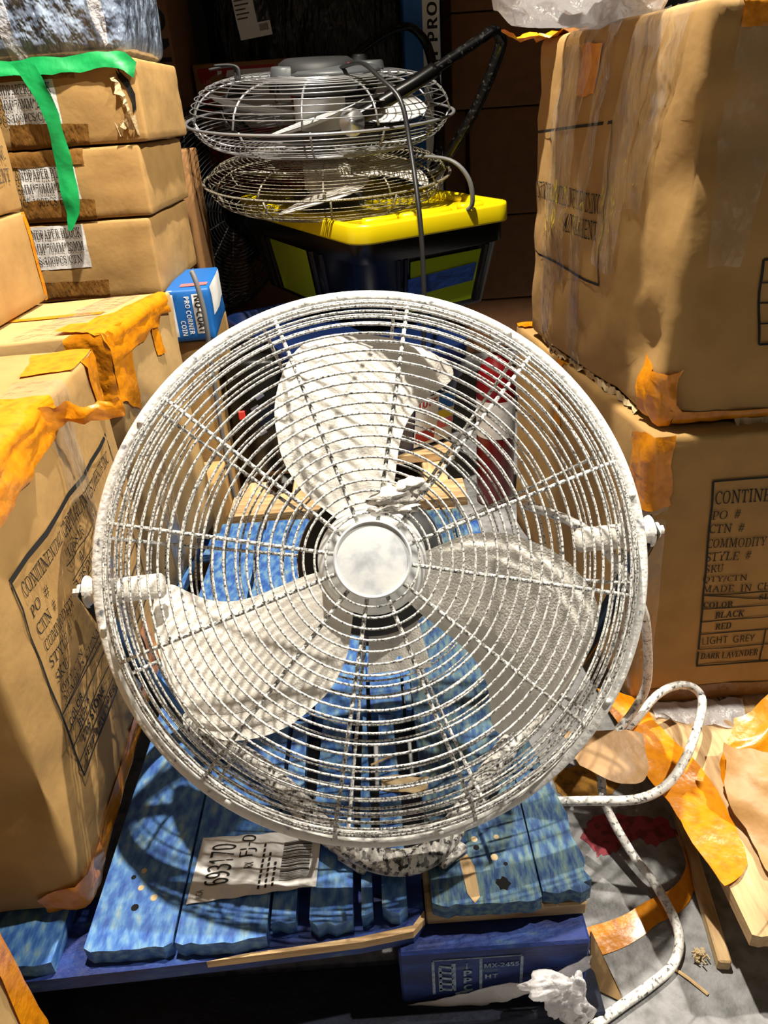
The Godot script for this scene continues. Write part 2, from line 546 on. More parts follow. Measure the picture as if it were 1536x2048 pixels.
# ---------------------------------------------------------------- fans (built in their own frame: z towards the air outlet)
const R := 0.324
func grille_z(r: float, front: bool) -> float:
	var t := clampf((r - 0.05) / (R - 0.012 - 0.05), 0.0, 1.0)
	return 0.086 * pow(maxf(0.0, 1.0 - pow(t, 4.6)), 0.58) if front else -0.012 - 0.10 * pow(maxf(0.0, 1.0 - pow(t, 5.0)), 0.55)

func rings(front: bool) -> Array:                       # radii spaced evenly along the grille's profile
	var pts := []
	var l := [0.0]
	for k in 201:
		var r0 := 0.050 if front else 0.098
		var r := r0 + (R - 0.014 - r0) * k / 200.0
		pts.append(Vector2(r, grille_z(r, front)))
		if k: l.append(l[-1] + pts[k].distance_to(pts[k - 1]))
	var n := 25 if front else 14
	var out := []
	for k in n:
		var want: float = l[-1] * k / (n - 1)
		var i := 0
		while i < 199 and l[i + 1] < want: i += 1
		out.append(pts[i])
	return out

var fan_parts := {}
func fan_shapes():
	for front in [true, false]:
		var st := S()
		for p in rings(front):
			var path := []
			var seg := int(lerpf(40, 110, p.x / R))
			for k in seg:
				var a := TAU * k / seg
				path.append(Vector3(cos(a) * p.x, sin(a) * p.x, p.y + 0.0006 * sin(a * 5.0 + p.x * 90.0)))
			tube(st, path, 0.00142, 6, true)
		fan_parts["rings%d" % int(front)] = st
		var sp := S()
		for k in 12:
			var a := deg_to_rad(16.0 + 30.0 * k) + (0.0 if front else 0.05)
			var path := []
			for i in 25:
				var r := (0.041 if front else 0.085) + (R - 0.01 - (0.041 if front else 0.085)) * i / 24.0
				path.append(Vector3(cos(a) * r, sin(a) * r, grille_z(r, front) + (-0.0035 if front else 0.0035)))
			tube(sp, path, 0.0026, 6)
		fan_parts["spokes%d" % int(front)] = sp
	var rim := S()
	lathe(rim, [Vector2(R - 0.014, 0.013), Vector2(R - 0.003, 0.012), Vector2(R, 0.008), Vector2(R + 0.0015, 0.0), Vector2(R, -0.010), Vector2(R - 0.003, -0.013), Vector2(R - 0.012, -0.013), Vector2(R - 0.014, -0.010), Vector2(R - 0.014, 0.013)].map(func(p): return Vector2(p.x, p.y)), 128)
	fan_parts.rim = rim
	var wire := S()
	var loop := []
	for k in 128:
		loop.append(Vector3(cos(TAU * k / 128), sin(TAU * k / 128), 0) * R)
	tube(wire, loop, 0.0042, 8, true)
	fan_parts.rim_wire = wire
	var cap := S()
	lathe(cap, [Vector2(0.0415, 0.078), Vector2(0.042, 0.088), Vector2(0.0408, 0.0905), Vector2(0.0394, 0.0905), Vector2(0.0384, 0.0885), Vector2(0.038, 0.0885), Vector2(0.028, 0.0893), Vector2(0.0, 0.0896)], 72)
	fan_parts.cap = cap
	# blade seen square on: radius and the angles of its two edges, a rounded paddle with a raised border
	var rr := [0.045, 0.075, 0.105, 0.130, 0.155, 0.180, 0.205, 0.228, 0.250, 0.266, 0.275, 0.279]
	var lo := [66.0, 66.0, 68.5, 70.0, 70.5, 69.5, 67.0, 63.5, 60.5, 60.5, 63.5, 72.0]
	var hi := [120.0, 126.0, 129.0, 128.0, 125.5, 121.5, 117.5, 113.0, 108.0, 103.5, 99.0, 93.0]
	var crv := func(a: Array, t: float) -> float:
		var s := clampf(t, 0, 1) * (a.size() - 1)
		var i := mini(int(s), a.size() - 2)
		return cubic_interpolate(a[i], a[i + 1], a[maxi(i - 1, 0)], a[mini(i + 2, a.size() - 1)], s - i)
	var face := func(u: float, v: float, dz: float) -> Vector3:
		var r: float = crv.call(rr, u)
		var a := deg_to_rad(lerpf(crv.call(hi, u), crv.call(lo, u), v))
		var side := (deg_to_rad(95.0) - a) * r
		var z := -0.004 - 0.33 * side - 0.5 * maxf(side - 0.03, 0.0) * maxf(side - 0.03, 0.0)
		var edge := minf(minf(v, 1.0 - v) * 0.26, minf((1.0 - u) * 0.28, u * 0.2))
		z += 0.0045 * smoothstep(0.018, 0.032, edge) + 0.003 * smoothstep(0.052, 0.06, edge)
		return Vector3(cos(a) * r, sin(a) * r, z + dz)
	var bl := S()
	patch(bl, 56, 44, func(u, v): return face.call(u, v, 0.0), true)
	patch(bl, 56, 44, func(u, v): return face.call(u, v, -0.0018))
	fan_parts.blade = bl
	var hub := S()
	lathe(hub, [Vector2(0.062, -0.05), Vector2(0.062, 0.030), Vector2(0.055, 0.036), Vector2(0.0, 0.036)], 40)
	fan_parts.hub = hub
	var mo := S()
	lathe(mo, [Vector2(0.0, -0.150), Vector2(0.075, -0.150), Vector2(0.09, -0.140), Vector2(0.094, -0.12), Vector2(0.094, -0.07), Vector2(0.088, -0.062), Vector2(0.0, -0.062)], 56)
	fan_parts.motor = mo

func knob(st: SurfaceTool, sgn: float):                # a pivot on the rim: cone, washer and hex nut along the fan's x axis
	var b := Basis(Vector3(0, 0, -sgn), Vector3(0, 1, 0), Vector3(sgn, 0, 0))
	var xf := Transform3D(b, Vector3(sgn * (R - 0.004), 0, -0.02))
	lathe(st, [Vector2(0.0, -0.004), Vector2(0.021, -0.004), Vector2(0.021, 0.003), Vector2(0.017, 0.006), Vector2(0.014, 0.017), Vector2(0.019, 0.018), Vector2(0.0195, 0.0205), Vector2(0.011, 0.021)], 28, xf)
	lathe(st, [Vector2(0.011, 0.021), Vector2(0.0112, 0.029), Vector2(0.009, 0.031), Vector2(0.006, 0.031), Vector2(0.006, 0.036), Vector2(0.0, 0.038)], 6, xf)

func local_part(called: String, st: SurfaceTool, m: Material, parent: Node3D, label := "") -> MeshInstance3D:
	if not parent.has_meta("local"):
		parent.set_meta("local", true)
	var o: MeshInstance3D
	if st.has_meta("mesh"):
		o = MeshInstance3D.new()
		o.mesh = st.get_meta("mesh")
		o.name = called
		parent.add_child(o, true)
		if label: o.set_meta("label", label)
	else:
		o = obj(called, st, m, parent, label)
		st.set_meta("mesh", o.mesh)
		o.mesh.surface_set_material(0, null)
	o.material_override = null
	o.set_surface_override_material(0, m)
	return o

func make_fan(called: String, label: String, xf: Transform3D, wires: Material, rimm: Material, blades: Material, capm: Material, turn: float, group := "") -> Node3D:
	var f := thing(called, label, "fan", xf.origin, group)
	f.transform = xf
	var g := local_part("front_grille", fan_parts.rings1, wires, f)
	local_part("grille_rib", fan_parts.spokes1, wires, g)
	var rg := local_part("rear_grille", fan_parts.rings0, wires, f)
	local_part("grille_rib", fan_parts.spokes0, wires, rg)
	local_part("rim_band", fan_parts.rim if rimm == M.rim_white else fan_parts.rim_wire, rimm, f)
	local_part("hub_cap", fan_parts.cap, capm, f)
	local_part("blade_hub", fan_parts.hub, capm if called == "drum_fan" else M.motor_grey, f)
	local_part("motor_housing", fan_parts.motor, M.motor_grey, f)
	for k in 3:
		var b := local_part("fan_blade", fan_parts.blade, blades, f)
		b.rotation.z = deg_to_rad(turn + 120.0 * k)
	return f

# ---------------------------------------------------------------- scene
func _ready():
	materials()
	stage()
	setting()
	rack()
	fan_shapes()
	pallet()
	front_fan()
	left_cartons()
	right_cartons()
	right_shade_stack()
	sandpaper_stack()
	totes()
	back_fans()
	backdrop()
	floor_litter()

func stage():
	# camera: a phone held at chest height, tipped 28.7 degrees down and rolled 4 degrees
	var pitch := deg_to_rad(28.7)
	var roll := deg_to_rad(4.0)
	var up0 := Vector3(0, cos(pitch), -sin(pitch))
	var fwd := Vector3(0, -sin(pitch), -cos(pitch))
	var cam := Camera3D.new()
	cam.name = "camera"
	cam.fov = rad_to_deg(2.0 * atan(1024.0 / 1479.0))
	cam.near = 0.02
	cam.far = 30.0
	cam.transform = Transform3D(Basis(Vector3.RIGHT * cos(roll) - up0 * sin(roll), up0 * cos(roll) + Vector3.RIGHT * sin(roll), -fwd), Vector3(0, 0.95, 0))
	add_child(cam)
	cam.current = true
	var we := WorldEnvironment.new()
	we.name = "environment"
	var env := Environment.new()
	env.background_mode = Environment.BG_COLOR
	env.background_color = Color(0.02, 0.02, 0.022)
	env.tonemap_mode = Environment.TONE_MAPPER_LINEAR
	env.tonemap_exposure = 1.0
	env.sdfgi_enabled = true
	env.ssao_enabled = true
	env.ssil_enabled = true
	we.environment = env
	add_child(we)
	# the ceiling lamps: one over the fan, one over the next aisle, and an added fill lamp behind the photographer
	ceiling_lamp(Vector3(-0.10, 2.75, -1.15), 12.0, 0.03, "bright ceiling lamp straight over the blue pallet")
	ceiling_lamp(Vector3(1.75, 2.75, -0.95), 10.0, 0.03, "ceiling lamp over the cartons on the right")
	ceiling_lamp(Vector3(0.3, 2.75, 1.9), 0.5, 0.10, "added fill lamp behind the photographer")

func ceiling_lamp(p: Vector3, energy: float, size: float, label: String):
	var t := thing("ceiling_lamp", label, "lamp", p, "ceiling lamps")
	var st := S()
	var turn := Basis(Vector3.RIGHT, -PI / 2)
	lathe(st, [Vector2(0.11, 0.0), Vector2(0.115, 0.02), Vector2(0.09, 0.10), Vector2(0.04, 0.15), Vector2(0.02, 0.24), Vector2(0.01, 0.55), Vector2(0.0, 0.55)], 32, Transform3D(turn, p))
	obj("lamp_housing", st, M.lamp_shell, t)
	st = S()
	lathe(st, [Vector2(0.0, -0.004), Vector2(0.10, -0.004), Vector2(0.10, 0.004)], 32, Transform3D(turn, p))
	obj("lamp_lens", st, M.lamp_glow, t)
	var l := SpotLight3D.new()
	l.name = "lamp_light"
	l.light_color = Color(1.0, 0.965, 0.90)
	l.light_energy = energy
	l.light_size = size
	l.spot_range = 12.0
	l.spot_angle = 80.0
	l.spot_angle_attenuation = 0.6
	l.spot_attenuation = 2.0
	l.shadow_enabled = true
	l.rotation.x = -PI / 2
	l.position = Vector3(0, -0.03, 0)
	t.add_child(l)

func setting():
	var st := S(true)
	bx(st, Vector3(0, -0.07, -0.6), Vector3(7.2, 0.1, 6.6))
	var fl := struct("floor", st, M.concrete)
	st = S(true)
	bx(st, Vector3(0, 3.35, -0.6), Vector3(7.2, 0.1, 6.6))
	struct("ceiling", st, M.ceiling_grey)
	for w in [["wall_back", Vector3(0, 1.65, -3.85), Vector3(7.2, 3.4, 0.1)], ["wall_front", Vector3(0, 1.65, 2.65), Vector3(7.2, 3.4, 0.1)], ["wall_left", Vector3(-3.55, 1.65, -0.6), Vector3(0.1, 3.4, 6.6)], ["wall_right", Vector3(3.55, 1.65, -0.6), Vector3(0.1, 3.4, 6.6)]]:
		st = S(true)
		bx(st, w[1], w[2])
		struct(w[0], st, M.wall_grey)
	# worn floor paint
	var marks := [["paint_stripe", M.paint_red, [Vector2(0.27, -0.745), Vector2(0.30, -0.765), Vector2(0.345, -0.755), Vector2(0.395, -0.745), Vector2(0.40, -0.715), Vector2(0.36, -0.70), Vector2(0.335, -0.715), Vector2(0.30, -0.695), Vector2(0.275, -0.69), Vector2(0.26, -0.72)]],
		["paint_stripe", M.paint_yellow, [Vector2(0.235, -0.84), Vector2(0.28, -0.86), Vector2(0.35, -0.865), Vector2(0.36, -0.82), Vector2(0.30, -0.785), Vector2(0.25, -0.79)]]]
	for k in marks:
		st = S(true)
		var pts := PackedVector2Array()
		var rg := RandomNumberGenerator.new()
		rg.seed = 4
		var n: int = k[2].size()
		for i in n:
			for j in 5:
				pts.append(k[2][i].lerp(k[2][(i + 1) % n], j / 5.0) + Vector2(rg.randf_range(-1, 1), rg.randf_range(-1, 1)) * 0.004)
		slab(st, pts, -0.021, -0.0192)
		var o := obj(k[0], st, k[1], fl)
		o.position = Vector3.ZERO

func rack():
	# added rack, out of view, put over the back to shade the goods there
	var t := thing("added_storage_rack", "added unseen steel storage rack shelf shading the goods at the back", "rack", Vector3(0, -0.02, -2.7))
	for q in [[Vector3(-0.45, 1.9, -2.70), Vector3(2.7, 0.03, 1.80)], [Vector3(1.45, 1.9, -2.54), Vector3(1.1, 0.03, 2.12)]]:
		var st := S(true)
		bx(st, q[0], q[1])
		obj("added_shelf_board", st, M.pine, t)
	for q in [Vector3(-0.25, 1.85, -1.88), Vector3(-0.25, 1.85, -3.56)]:
		var st := S(true)
		bx(st, q, Vector3(3.1, 0.09, 0.05))
		obj("added_shelf_beam", st, M.added_rack_blue, t)
	for x in [-1.78, 1.98]:
		for z in [-1.9, -3.56]:
			var st := S(true)
			bx(st, Vector3(x, 1.2, z), Vector3(0.07, 2.44, 0.07))
			obj("added_rack_post", st, M.added_rack_blue, t)

func plank_outline(x0: float, x1: float, z0: float, z1: float, rag: float, seed_: int) -> PackedVector2Array:
	var rg := RandomNumberGenerator.new()
	rg.seed = seed_
	var p := PackedVector2Array()
	var n := maxi(3, int((x1 - x0) / 0.009))
	for i in n + 1:
		var t := float(i) / n
		var e := 0.0 if i > 0 and i < n else -0.004
		p.append(Vector2(lerpf(x0, x1, t), z0 + e + rg.randf_range(-1, 1) * rag))
	p.append(Vector2(x1 + rg.randf_range(-1, 1) * 0.001, (z0 + z1) / 2))
	p.append(Vector2(x1 - 0.004, z1 + 0.003))
	p.append(Vector2(x0 + 0.004, z1))
	p.append(Vector2(x0 + rg.randf_range(-1, 1) * 0.001, (z0 + z1) / 2))
	return p

func pallet():
	var t := thing("pallet", "worn blue painted wooden pallet carrying the white fan", "pallet", Vector3(-0.1, -0.02, -1.0))
	var deck := [[-0.50, -0.405, -0.492, 0.0015], [-0.372, -0.272, -0.502, 0.0012], [-0.269, -0.166, -0.503, 0.0025], [-0.1625, -0.134, -0.520, 0.004], [-0.118, -0.068, -0.516, 0.004],
		[-0.058, -0.045, -0.522, 0.004], [-0.034, -0.005, -0.524, 0.004], [0.024, 0.151, -0.527, 0.0018]]
	for k in deck.size():
		var d = deck[k]
		var st := S(true)
		slab(st, plank_outline(d[0], d[1], d[2], -0.84 if k in [3, 4, 5, 6] else -1.475, d[3], 70 + k), 0.1185, 0.1402 if k not in [0, 3, 5] else 0.1385)
		obj("deck_plank", st, M.blue_wood_worn if k in [7] else M.blue_wood, t)
	# the splintered board along the right edge
	var sp := S(true)
	slab(sp, PackedVector2Array([Vector2(0.1535, -0.537), Vector2(0.17, -0.533), Vector2(0.185, -0.537), Vector2(0.197, -0.532), Vector2(0.210, -0.538), Vector2(0.203, -0.545), Vector2(0.214, -0.548), Vector2(0.208, -0.56), Vector2(0.213, -0.575), Vector2(0.205, -0.61), Vector2(0.208, -0.64), Vector2(0.196, -0.70), Vector2(0.186, -0.76), Vector2(0.176, -0.80), Vector2(0.172, -1.1), Vector2(0.17, -1.475), Vector2(0.1535, -1.475)]), 0.120, 0.1395)
	obj("deck_plank", sp, M.blue_wood_worn, t, "splintered blue board at the pallet's right edge")
	# inner deck boards that take over behind the broken front ends
	for d in [[-0.1635, -0.135], [-0.128, -0.048], [-0.042, 0.0075], [0.0125, 0.0225]]:
		var st := S(true)
		slab(st, plank_outline(d[0], d[1], -0.845, -1.475 if d[0] < -0.15 else -1.30, 0.001, 90 + int(d[0] * -1000)), 0.1185, 0.1395)
		obj("deck_plank", st, M.blue_wood, t)
	# boards across, under the deck
	for z in [-0.545, -0.99, -1.43]:
		var st := S(true)
		if z > -0.6:
			slab(st, PackedVector2Array([Vector2(-0.50, -0.484), Vector2(-0.30, -0.492), Vector2(-0.20, -0.497), Vector2(-0.06, -0.505), Vector2(0.0, -0.513), Vector2(0.014, -0.528), Vector2(0.014, -0.60), Vector2(-0.50, -0.58)]), 0.0965, 0.118)
		else:
			bx(st, Vector3(-0.15, 0.107, z), Vector3(0.72, 0.022, 0.09), Basis.IDENTITY, 0.002)
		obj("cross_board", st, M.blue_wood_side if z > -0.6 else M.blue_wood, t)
		if z > -0.6:
			st = S(true)
			bx(st, Vector3(0.111, 0.1075, -0.568), Vector3(0.19, 0.0215, 0.07), Basis.IDENTITY, 0.002)
			obj("cross_board", st, M.pine, t, "bare broken end of the front cross board")
		for x in ([-0.16, 0.11] if z < -0.6 else [0.105]):
			st = S(true)
			if z > -0.6:
				bx(st, Vector3(0.092, 0.0385, -0.5485), Vector3(0.222, 0.115, 0.095), Basis.IDENTITY, 0.003)
			else:
				bx(st, Vector3(x, 0.04, z), Vector3(0.17, 0.112, 0.09), Basis.IDENTITY, 0.003)
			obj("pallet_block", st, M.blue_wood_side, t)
	var rawst := S(true)
	slab(rawst, PackedVector2Array([Vector2(-0.235, -0.4947), Vector2(-0.20, -0.4965), Vector2(-0.06, -0.5045), Vector2(0.0, -0.5125), Vector2(0.0145, -0.5275), Vector2(0.0145, -0.537), Vector2(0.0, -0.520), Vector2(-0.06, -0.511), Vector2(-0.13, -0.505), Vector2(-0.19, -0.501)]), 0.1075, 0.1192)
	obj("raw_edge", rawst, M.pine, t, "bare pale wood where the front board has split")
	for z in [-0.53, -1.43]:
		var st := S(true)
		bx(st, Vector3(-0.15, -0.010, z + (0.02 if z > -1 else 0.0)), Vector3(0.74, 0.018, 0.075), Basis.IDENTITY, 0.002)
		obj("bottom_board", st, M.blue_wood_shade, t)
	# knots, nail holes and a split in the wide right board
	var rg := RandomNumberGenerator.new()
	rg.seed = 8
	for p in [Vector2(-0.327, -0.60), Vector2(-0.338, -0.592), Vector2(-0.325, -0.577), Vector2(-0.306, -0.563), Vector2(-0.326, -0.552), Vector2(0.085, -0.60), Vector2(0.084, -0.612), Vector2(0.112, -0.613), Vector2(0.117, -0.575), Vector2(0.105, -0.585)]:
		var st := S()
		var s := rg.randf_range(0.0022, 0.004)
		lathe(st, [Vector2(s * 1.2, 0.0), Vector2(s, 0.0006), Vector2(s * 0.7, 0.0004), Vector2(0.0, 0.0002)], 10, Transform3D(Basis(Vector3.RIGHT, -PI / 2), Vector3(p.x, 0.1402, p.y)))
		obj("nail_hole", st, M.torn if rg.randf() > 0.5 else M.dark_inside, t)
	var wd := S(true)
	slab(wd, PackedVector2Array([Vector2(0.062, -0.585), Vector2(0.072, -0.592), Vector2(0.079, -0.575), Vector2(0.080, -0.535), Vector2(0.073, -0.5275), Vector2(0.066, -0.54)]), 0.1385, 0.1409)
	obj("raw_split", wd, M.pine_long, t, "raw brown gouge in the wide right board")
	var kn := S(true)
	slab(kn, PackedVector2Array([Vector2(0.101, -0.551), Vector2(0.103, -0.556), Vector2(0.107, -0.555), Vector2(0.110, -0.559), Vector2(0.115, -0.556), Vector2(0.116, -0.552), Vector2(0.119, -0.549), Vector2(0.115, -0.545), Vector2(0.113, -0.541), Vector2(0.109, -0.543), Vector2(0.105, -0.542), Vector2(0.104, -0.547)]), 0.1385, 0.1408)
	obj("knot", kn, M.dark_inside, t)
	# the stamp on the corner block
	st_stamp(t)
	# paper label lying over the left boards
	var lab := func(u, v): return Vector3(lerpf(-0.2645, -0.112, u) + 0.004 * v, 0.1424 + 0.0011 * sin(u * 30.0 + v * 3.0) * (1.0 if u > 0.2 else 0.4), lerpf(-0.550, -0.640, v) - 0.012 * u * (1.0 - v))
	var st := S()
	sheet(st, 30, 16, lab)
	var paper := obj("pallet_label", st, M.paper, t, "white paper label with a barcode stuck on the pallet")
	var ink := S()
	var map := func(x0: float, x1: float, y0: float, y1: float) -> Callable:     # turned a quarter: text runs away from the viewer
		return func(u, v): return lab.call(lerpf(x0, x1, 1.0 - v), lerpf(y0, y1, u)) + Vector3(0, 0.0011, 0)
	text_on(ink, "693170", "Droid Sans", map.call(0.10, 0.30, 0.22, 0.86))
	text_on(ink, "FJ-0", "Droid Sans", map.call(0.34, 0.48, 0.62, 0.98))
	text_on(ink, "RX", "Droid Sans", map.call(0.40, 0.47, 0.42, 0.52))
	text_on(ink, "KCA", "Droid Sans", map.call(0.06, 0.11, 0.05, 0.17))
	for k in 3:
		for j in 9 - 2 * k:      # fine print too small to read
			patch(ink, 1, 2, func(u, v): return lab.call(0.535 + 0.055 * k + 0.018 * u, 0.08 + 0.085 * j + 0.055 * v) + Vector3(0, 0.0011, 0))
	for k in 24:
		var y := 0.16 + 0.028 * k
		var w := 0.007 + 0.012 * rg.randf()
		patch(ink, 8, 1, func(u, v): return lab.call(lerpf(0.70, 0.93, u), y + w * v) + Vector3(0, 0.0011, 0), false)
	var im := obj("label_print", ink, M.ink, paper)
	im.position = Vector3.ZERO

func st_stamp(t: Node3D):
	var z := -0.5005
	var st := S(true)
	var bar := func(x0, y0, x1, y1, w): bx(st, Vector3((x0 + x1) / 2, (y0 + y1) / 2, z), Vector3(maxf(absf(x1 - x0), w), maxf(absf(y1 - y0), w), 0.0012))
	for x in [0.020, 0.076, 0.124]:
		bar.call(x, 0.012, x, 0.078, 0.0035)
	bar.call(0.020, 0.080, 0.124, 0.080, 0.0018)
	# the treaty mark: an ear of grain standing on its side
	bar.call(0.044, 0.016, 0.044, 0.072, 0.005)
	for k in 5:
		bx(st, Vector3(0.035, 0.020 + 0.0115 * k, z), Vector3(0.017, 0.0042, 0.0012), Basis(Vector3.BACK, -0.25))
	bx(st, Vector3(0.028, 0.042, z), Vector3(0.004, 0.05, 0.0012))
	for k in 4:
		text_on(st, ["I", "P", "P", "C"][k], "Droid Sans Bold", func(u, v): return Vector3((0.0555 if k else 0.058) + u * (0.010 if k else 0.003), 0.060 - 0.0145 * k + v * 0.0115, z + 0.0008))
	bx(st, Vector3(0.056, 0.0125, z), Vector3(0.022, 0.004, 0.0012), Basis(Vector3.BACK, 0.35))
	text_on(st, "MX-2455", "Droid Sans Bold", func(u, v): return Vector3(0.080 + u * 0.041, 0.060 + v * 0.008, z + 0.0008))
	text_on(st, "HT", "Droid Sans Bold", func(u, v): return Vector3(0.081 + u * 0.015, 0.038 + v * 0.0085, z + 0.0008))
	obj("block_stamp", st, M.stamp, t, "worn white heat-treatment stamp on the corner block")

func front_fan():
	var cx := Vector3(0.999, 0.017, -0.044)
	var cy := Vector3(-0.038, 0.836, -0.548)
	var n := cx.cross(cy).normalized()
	var b := Basis(cx, cy, n).orthonormalized()
	var o := Vector3(-0.018, 0.483, -0.736)
	var xf := Transform3D(b, o)
	var f := make_fan("drum_fan", "large drum fan caked in white compound on the blue pallet", xf, M.chipped_white, M.rim_white, M.blade_white, M.cap_white, 0.0)
	var inv := xf.affine_inverse()
	for s in [-1.0, 1.0]:
		var st := S()
		knob(st, s)
		local_part("pivot_knob", st, M.rim_white, f)
		st = S()
		bx(st, Vector3(s * 0.288, -0.002, -0.030), Vector3(0.076, 0.030, 0.012), Basis.IDENTITY, 0.005)
		bx(st, Vector3(s * 0.302, -0.001, -0.0235), Vector3(0.016, 0.022, 0.006), Basis.IDENTITY, 0.003)
		local_part("pivot_bracket", st, M.blade_white, f)
	for k in 8:
		var a := deg_to_rad(8.0 + 45.0 * k)
		var st := S()
		lathe(st, [Vector2(0.0045, 0.0), Vector2(0.004, 0.0025), Vector2(0.0, 0.003)], 10, Transform3D(Basis.IDENTITY, Vector3(cos(a), sin(a), 0) * (R - 0.0085) + Vector3(0, 0, 0.0128)))
		local_part("rim_screw", st, M.rim_white, f)
	# plate under the motor with one bolt hole
	var st := S()
	var corner := [Vector2(0.046, -0.05), Vector2(0.062, -0.142), Vector2(-0.020, -0.142), Vector2(-0.008, -0.05)]
	var hole := Vector2(0.022, -0.128)
	var edge := PackedVector2Array()
	for i in 4:
		for k in 8: edge.append(corner[i].lerp(corner[(i + 1) % 4], k / 8.0))
	var ang := []
	for e in edge: ang.append((e - hole).angle())
	sheet(st, 32, 3, func(u, v):
		var i := int(round(u * 32)) % 32
		var p: Vector2 = hole + Vector2.from_angle(ang[i]) * 0.0045
		p = p.lerp(edge[i], v)
		return Vector3(p.x, p.y, -0.088), Vector3(0, 0, -0.003))
	local_part("motor_plate", st, M.blade_white, f)
	# a hardened lump stuck above the hub
	st = S()
	var nz := fast(77, 40.0, 3)
	for q in [[Vector3(0.028, 0.064, 0.086), Vector3(0.026, 0.011, 0.007)], [Vector3(0.05, 0.072, 0.086), Vector3(0.016, 0.010, 0.007)], [Vector3(0.034, 0.052, 0.085), Vector3(0.020, 0.006, 0.005)], [Vector3(0.014, 0.052, 0.085), Vector3(0.012, 0.006, 0.005)]]:
		patch(st, 16, 10, func(u, v):
			var d := Vector3(cos(u * TAU) * sin(v * PI), sin(u * TAU) * sin(v * PI), cos(v * PI))
			return q[0] + d * q[1] * (1.0 + 0.9 * nz.get_noise_3dv(q[0] + d * 0.03)), true)
	local_part("compound_lump", st, M.blade_white, f, "hardened white lump stuck above the hub")
	# the stand: flat arms from the pivots back and down, and a U of tube lying on the pallet
	var U := [Vector3(-0.318, 0.16, -0.835), Vector3(-0.276, 0.157, -0.795), Vector3(-0.213, 0.157, -0.750), Vector3(-0.158, 0.157, -0.695), Vector3(-0.109, 0.157, -0.635), Vector3(-0.07, 0.157, -0.600), Vector3(-0.030, 0.157, -0.578),
		Vector3(0.008, 0.157, -0.576), Vector3(0.042, 0.157, -0.596), Vector3(0.077, 0.157, -0.643), Vector3(0.149, 0.157, -0.742), Vector3(0.213, 0.157, -0.817), Vector3(0.262, 0.16, -0.875)]
	st = S()
	tube(st, smooth_path(U.map(func(p): return inv * p)), 0.0155, 14)
	local_part("stand_tube", st, M.tube_white, f)
	for s in [-1.0, 1.0]:
		st = S()
		var top: Vector3 = xf * Vector3(s * (R + 0.016), 0, -0.02)
		var low: Vector3 = U[0] if s < 0 else U[-1]
		var mid := top.lerp(low, 0.6) + Vector3(s * 0.015, 0, -0.01)
		var path := smooth_path([top + (top - low).normalized() * 0.012, mid, low], 8)
		var dir := (low - top).normalized()
		var wide := dir.cross(b.x).normalized() * 0.016
		var thin := b.x * 0.003
		for i in path.size() - 1:
			var p: Vector3 = path[i]
			var q: Vector3 = path[i + 1]
			var cs := [wide + thin, wide - thin, -wide - thin, -wide + thin]
			for e in 4:
				var c0: Vector3 = cs[e]
				var c1: Vector3 = cs[(e + 1) % 4]
				quad(st, inv * (p + c0), inv * (q + c0), inv * (q + c1), inv * (p + c1))
		local_part("stand_arm", st, M.black_metal, f)
	for p in [Vector3(-0.066, 0.146, -0.590), Vector3(0.052, 0.146, -0.590)]:
		st = S()
		bx(st, inv * p, Vector3(0.020, 0.010, 0.042), b.inverse() * Basis(Vector3.UP, 0.9 if p.x < 0 else -0.9), 0.003)
		local_part("foot_clip", st, M.tube_white, f)
	# mains cord: out behind the rim, looping over the litter and away across the floor
	var A := [Vector3(0.19, 0.47, -0.87), Vector3(0.26, 0.46, -0.80), Vector3(0.304, 0.40, -0.735), Vector3(0.338, 0.30, -0.768), Vector3(0.358, 0.20, -0.799), Vector3(0.343, 0.15, -0.798), Vector3(0.311, 0.12, -0.781), Vector3(0.289, 0.10, -0.75), Vector3(0.281, 0.08, -0.718), Vector3(0.291, 0.05, -0.696),
		Vector3(0.311, 0.024, -0.654), Vector3(0.330, 0.008, -0.624), Vector3(0.340, 0.000, -0.583), Vector3(0.339, -0.008, -0.555), Vector3(0.32, -0.011, -0.527), Vector3(0.284, -0.011, -0.505), Vector3(0.244, -0.011, -0.485), Vector3(0.198, -0.011, -0.46), Vector3(0.15, -0.011, -0.42)]
	var Bp := [Vector3(0.197, 0.115, -0.681), Vector3(0.248, 0.124, -0.670), Vector3(0.305, 0.132, -0.661), Vector3(0.348, 0.137, -0.675), Vector3(0.388, 0.142, -0.713), Vector3(0.426, 0.150, -0.765), Vector3(0.447, 0.158, -0.805), Vector3(0.443, 0.16, -0.83), Vector3(0.419, 0.16, -0.836), Vector3(0.385, 0.155, -0.822), Vector3(0.351, 0.133, -0.800), Vector3(0.318, 0.103, -0.788), Vector3(0.296, 0.084, -0.765), Vector3(0.285, 0.070, -0.735)]
	st = S()
	tube(st, smooth_path(A.map(func(p): return inv * p)), 0.0062, 10)
	tube(st, smooth_path(Bp.map(func(p): return inv * p)), 0.0062, 10)
	local_part("power_cord", st, M.cord_white, f)

func front_lines(st: SurfaceTool, c: Carton, face: String, x: float, ytop: float, lines: Array, size: float):
	for l in lines:
		write(st, c, face, l[0], x + l[1], ytop - l[2], l[3], l[4] if l.size() > 4 else size)

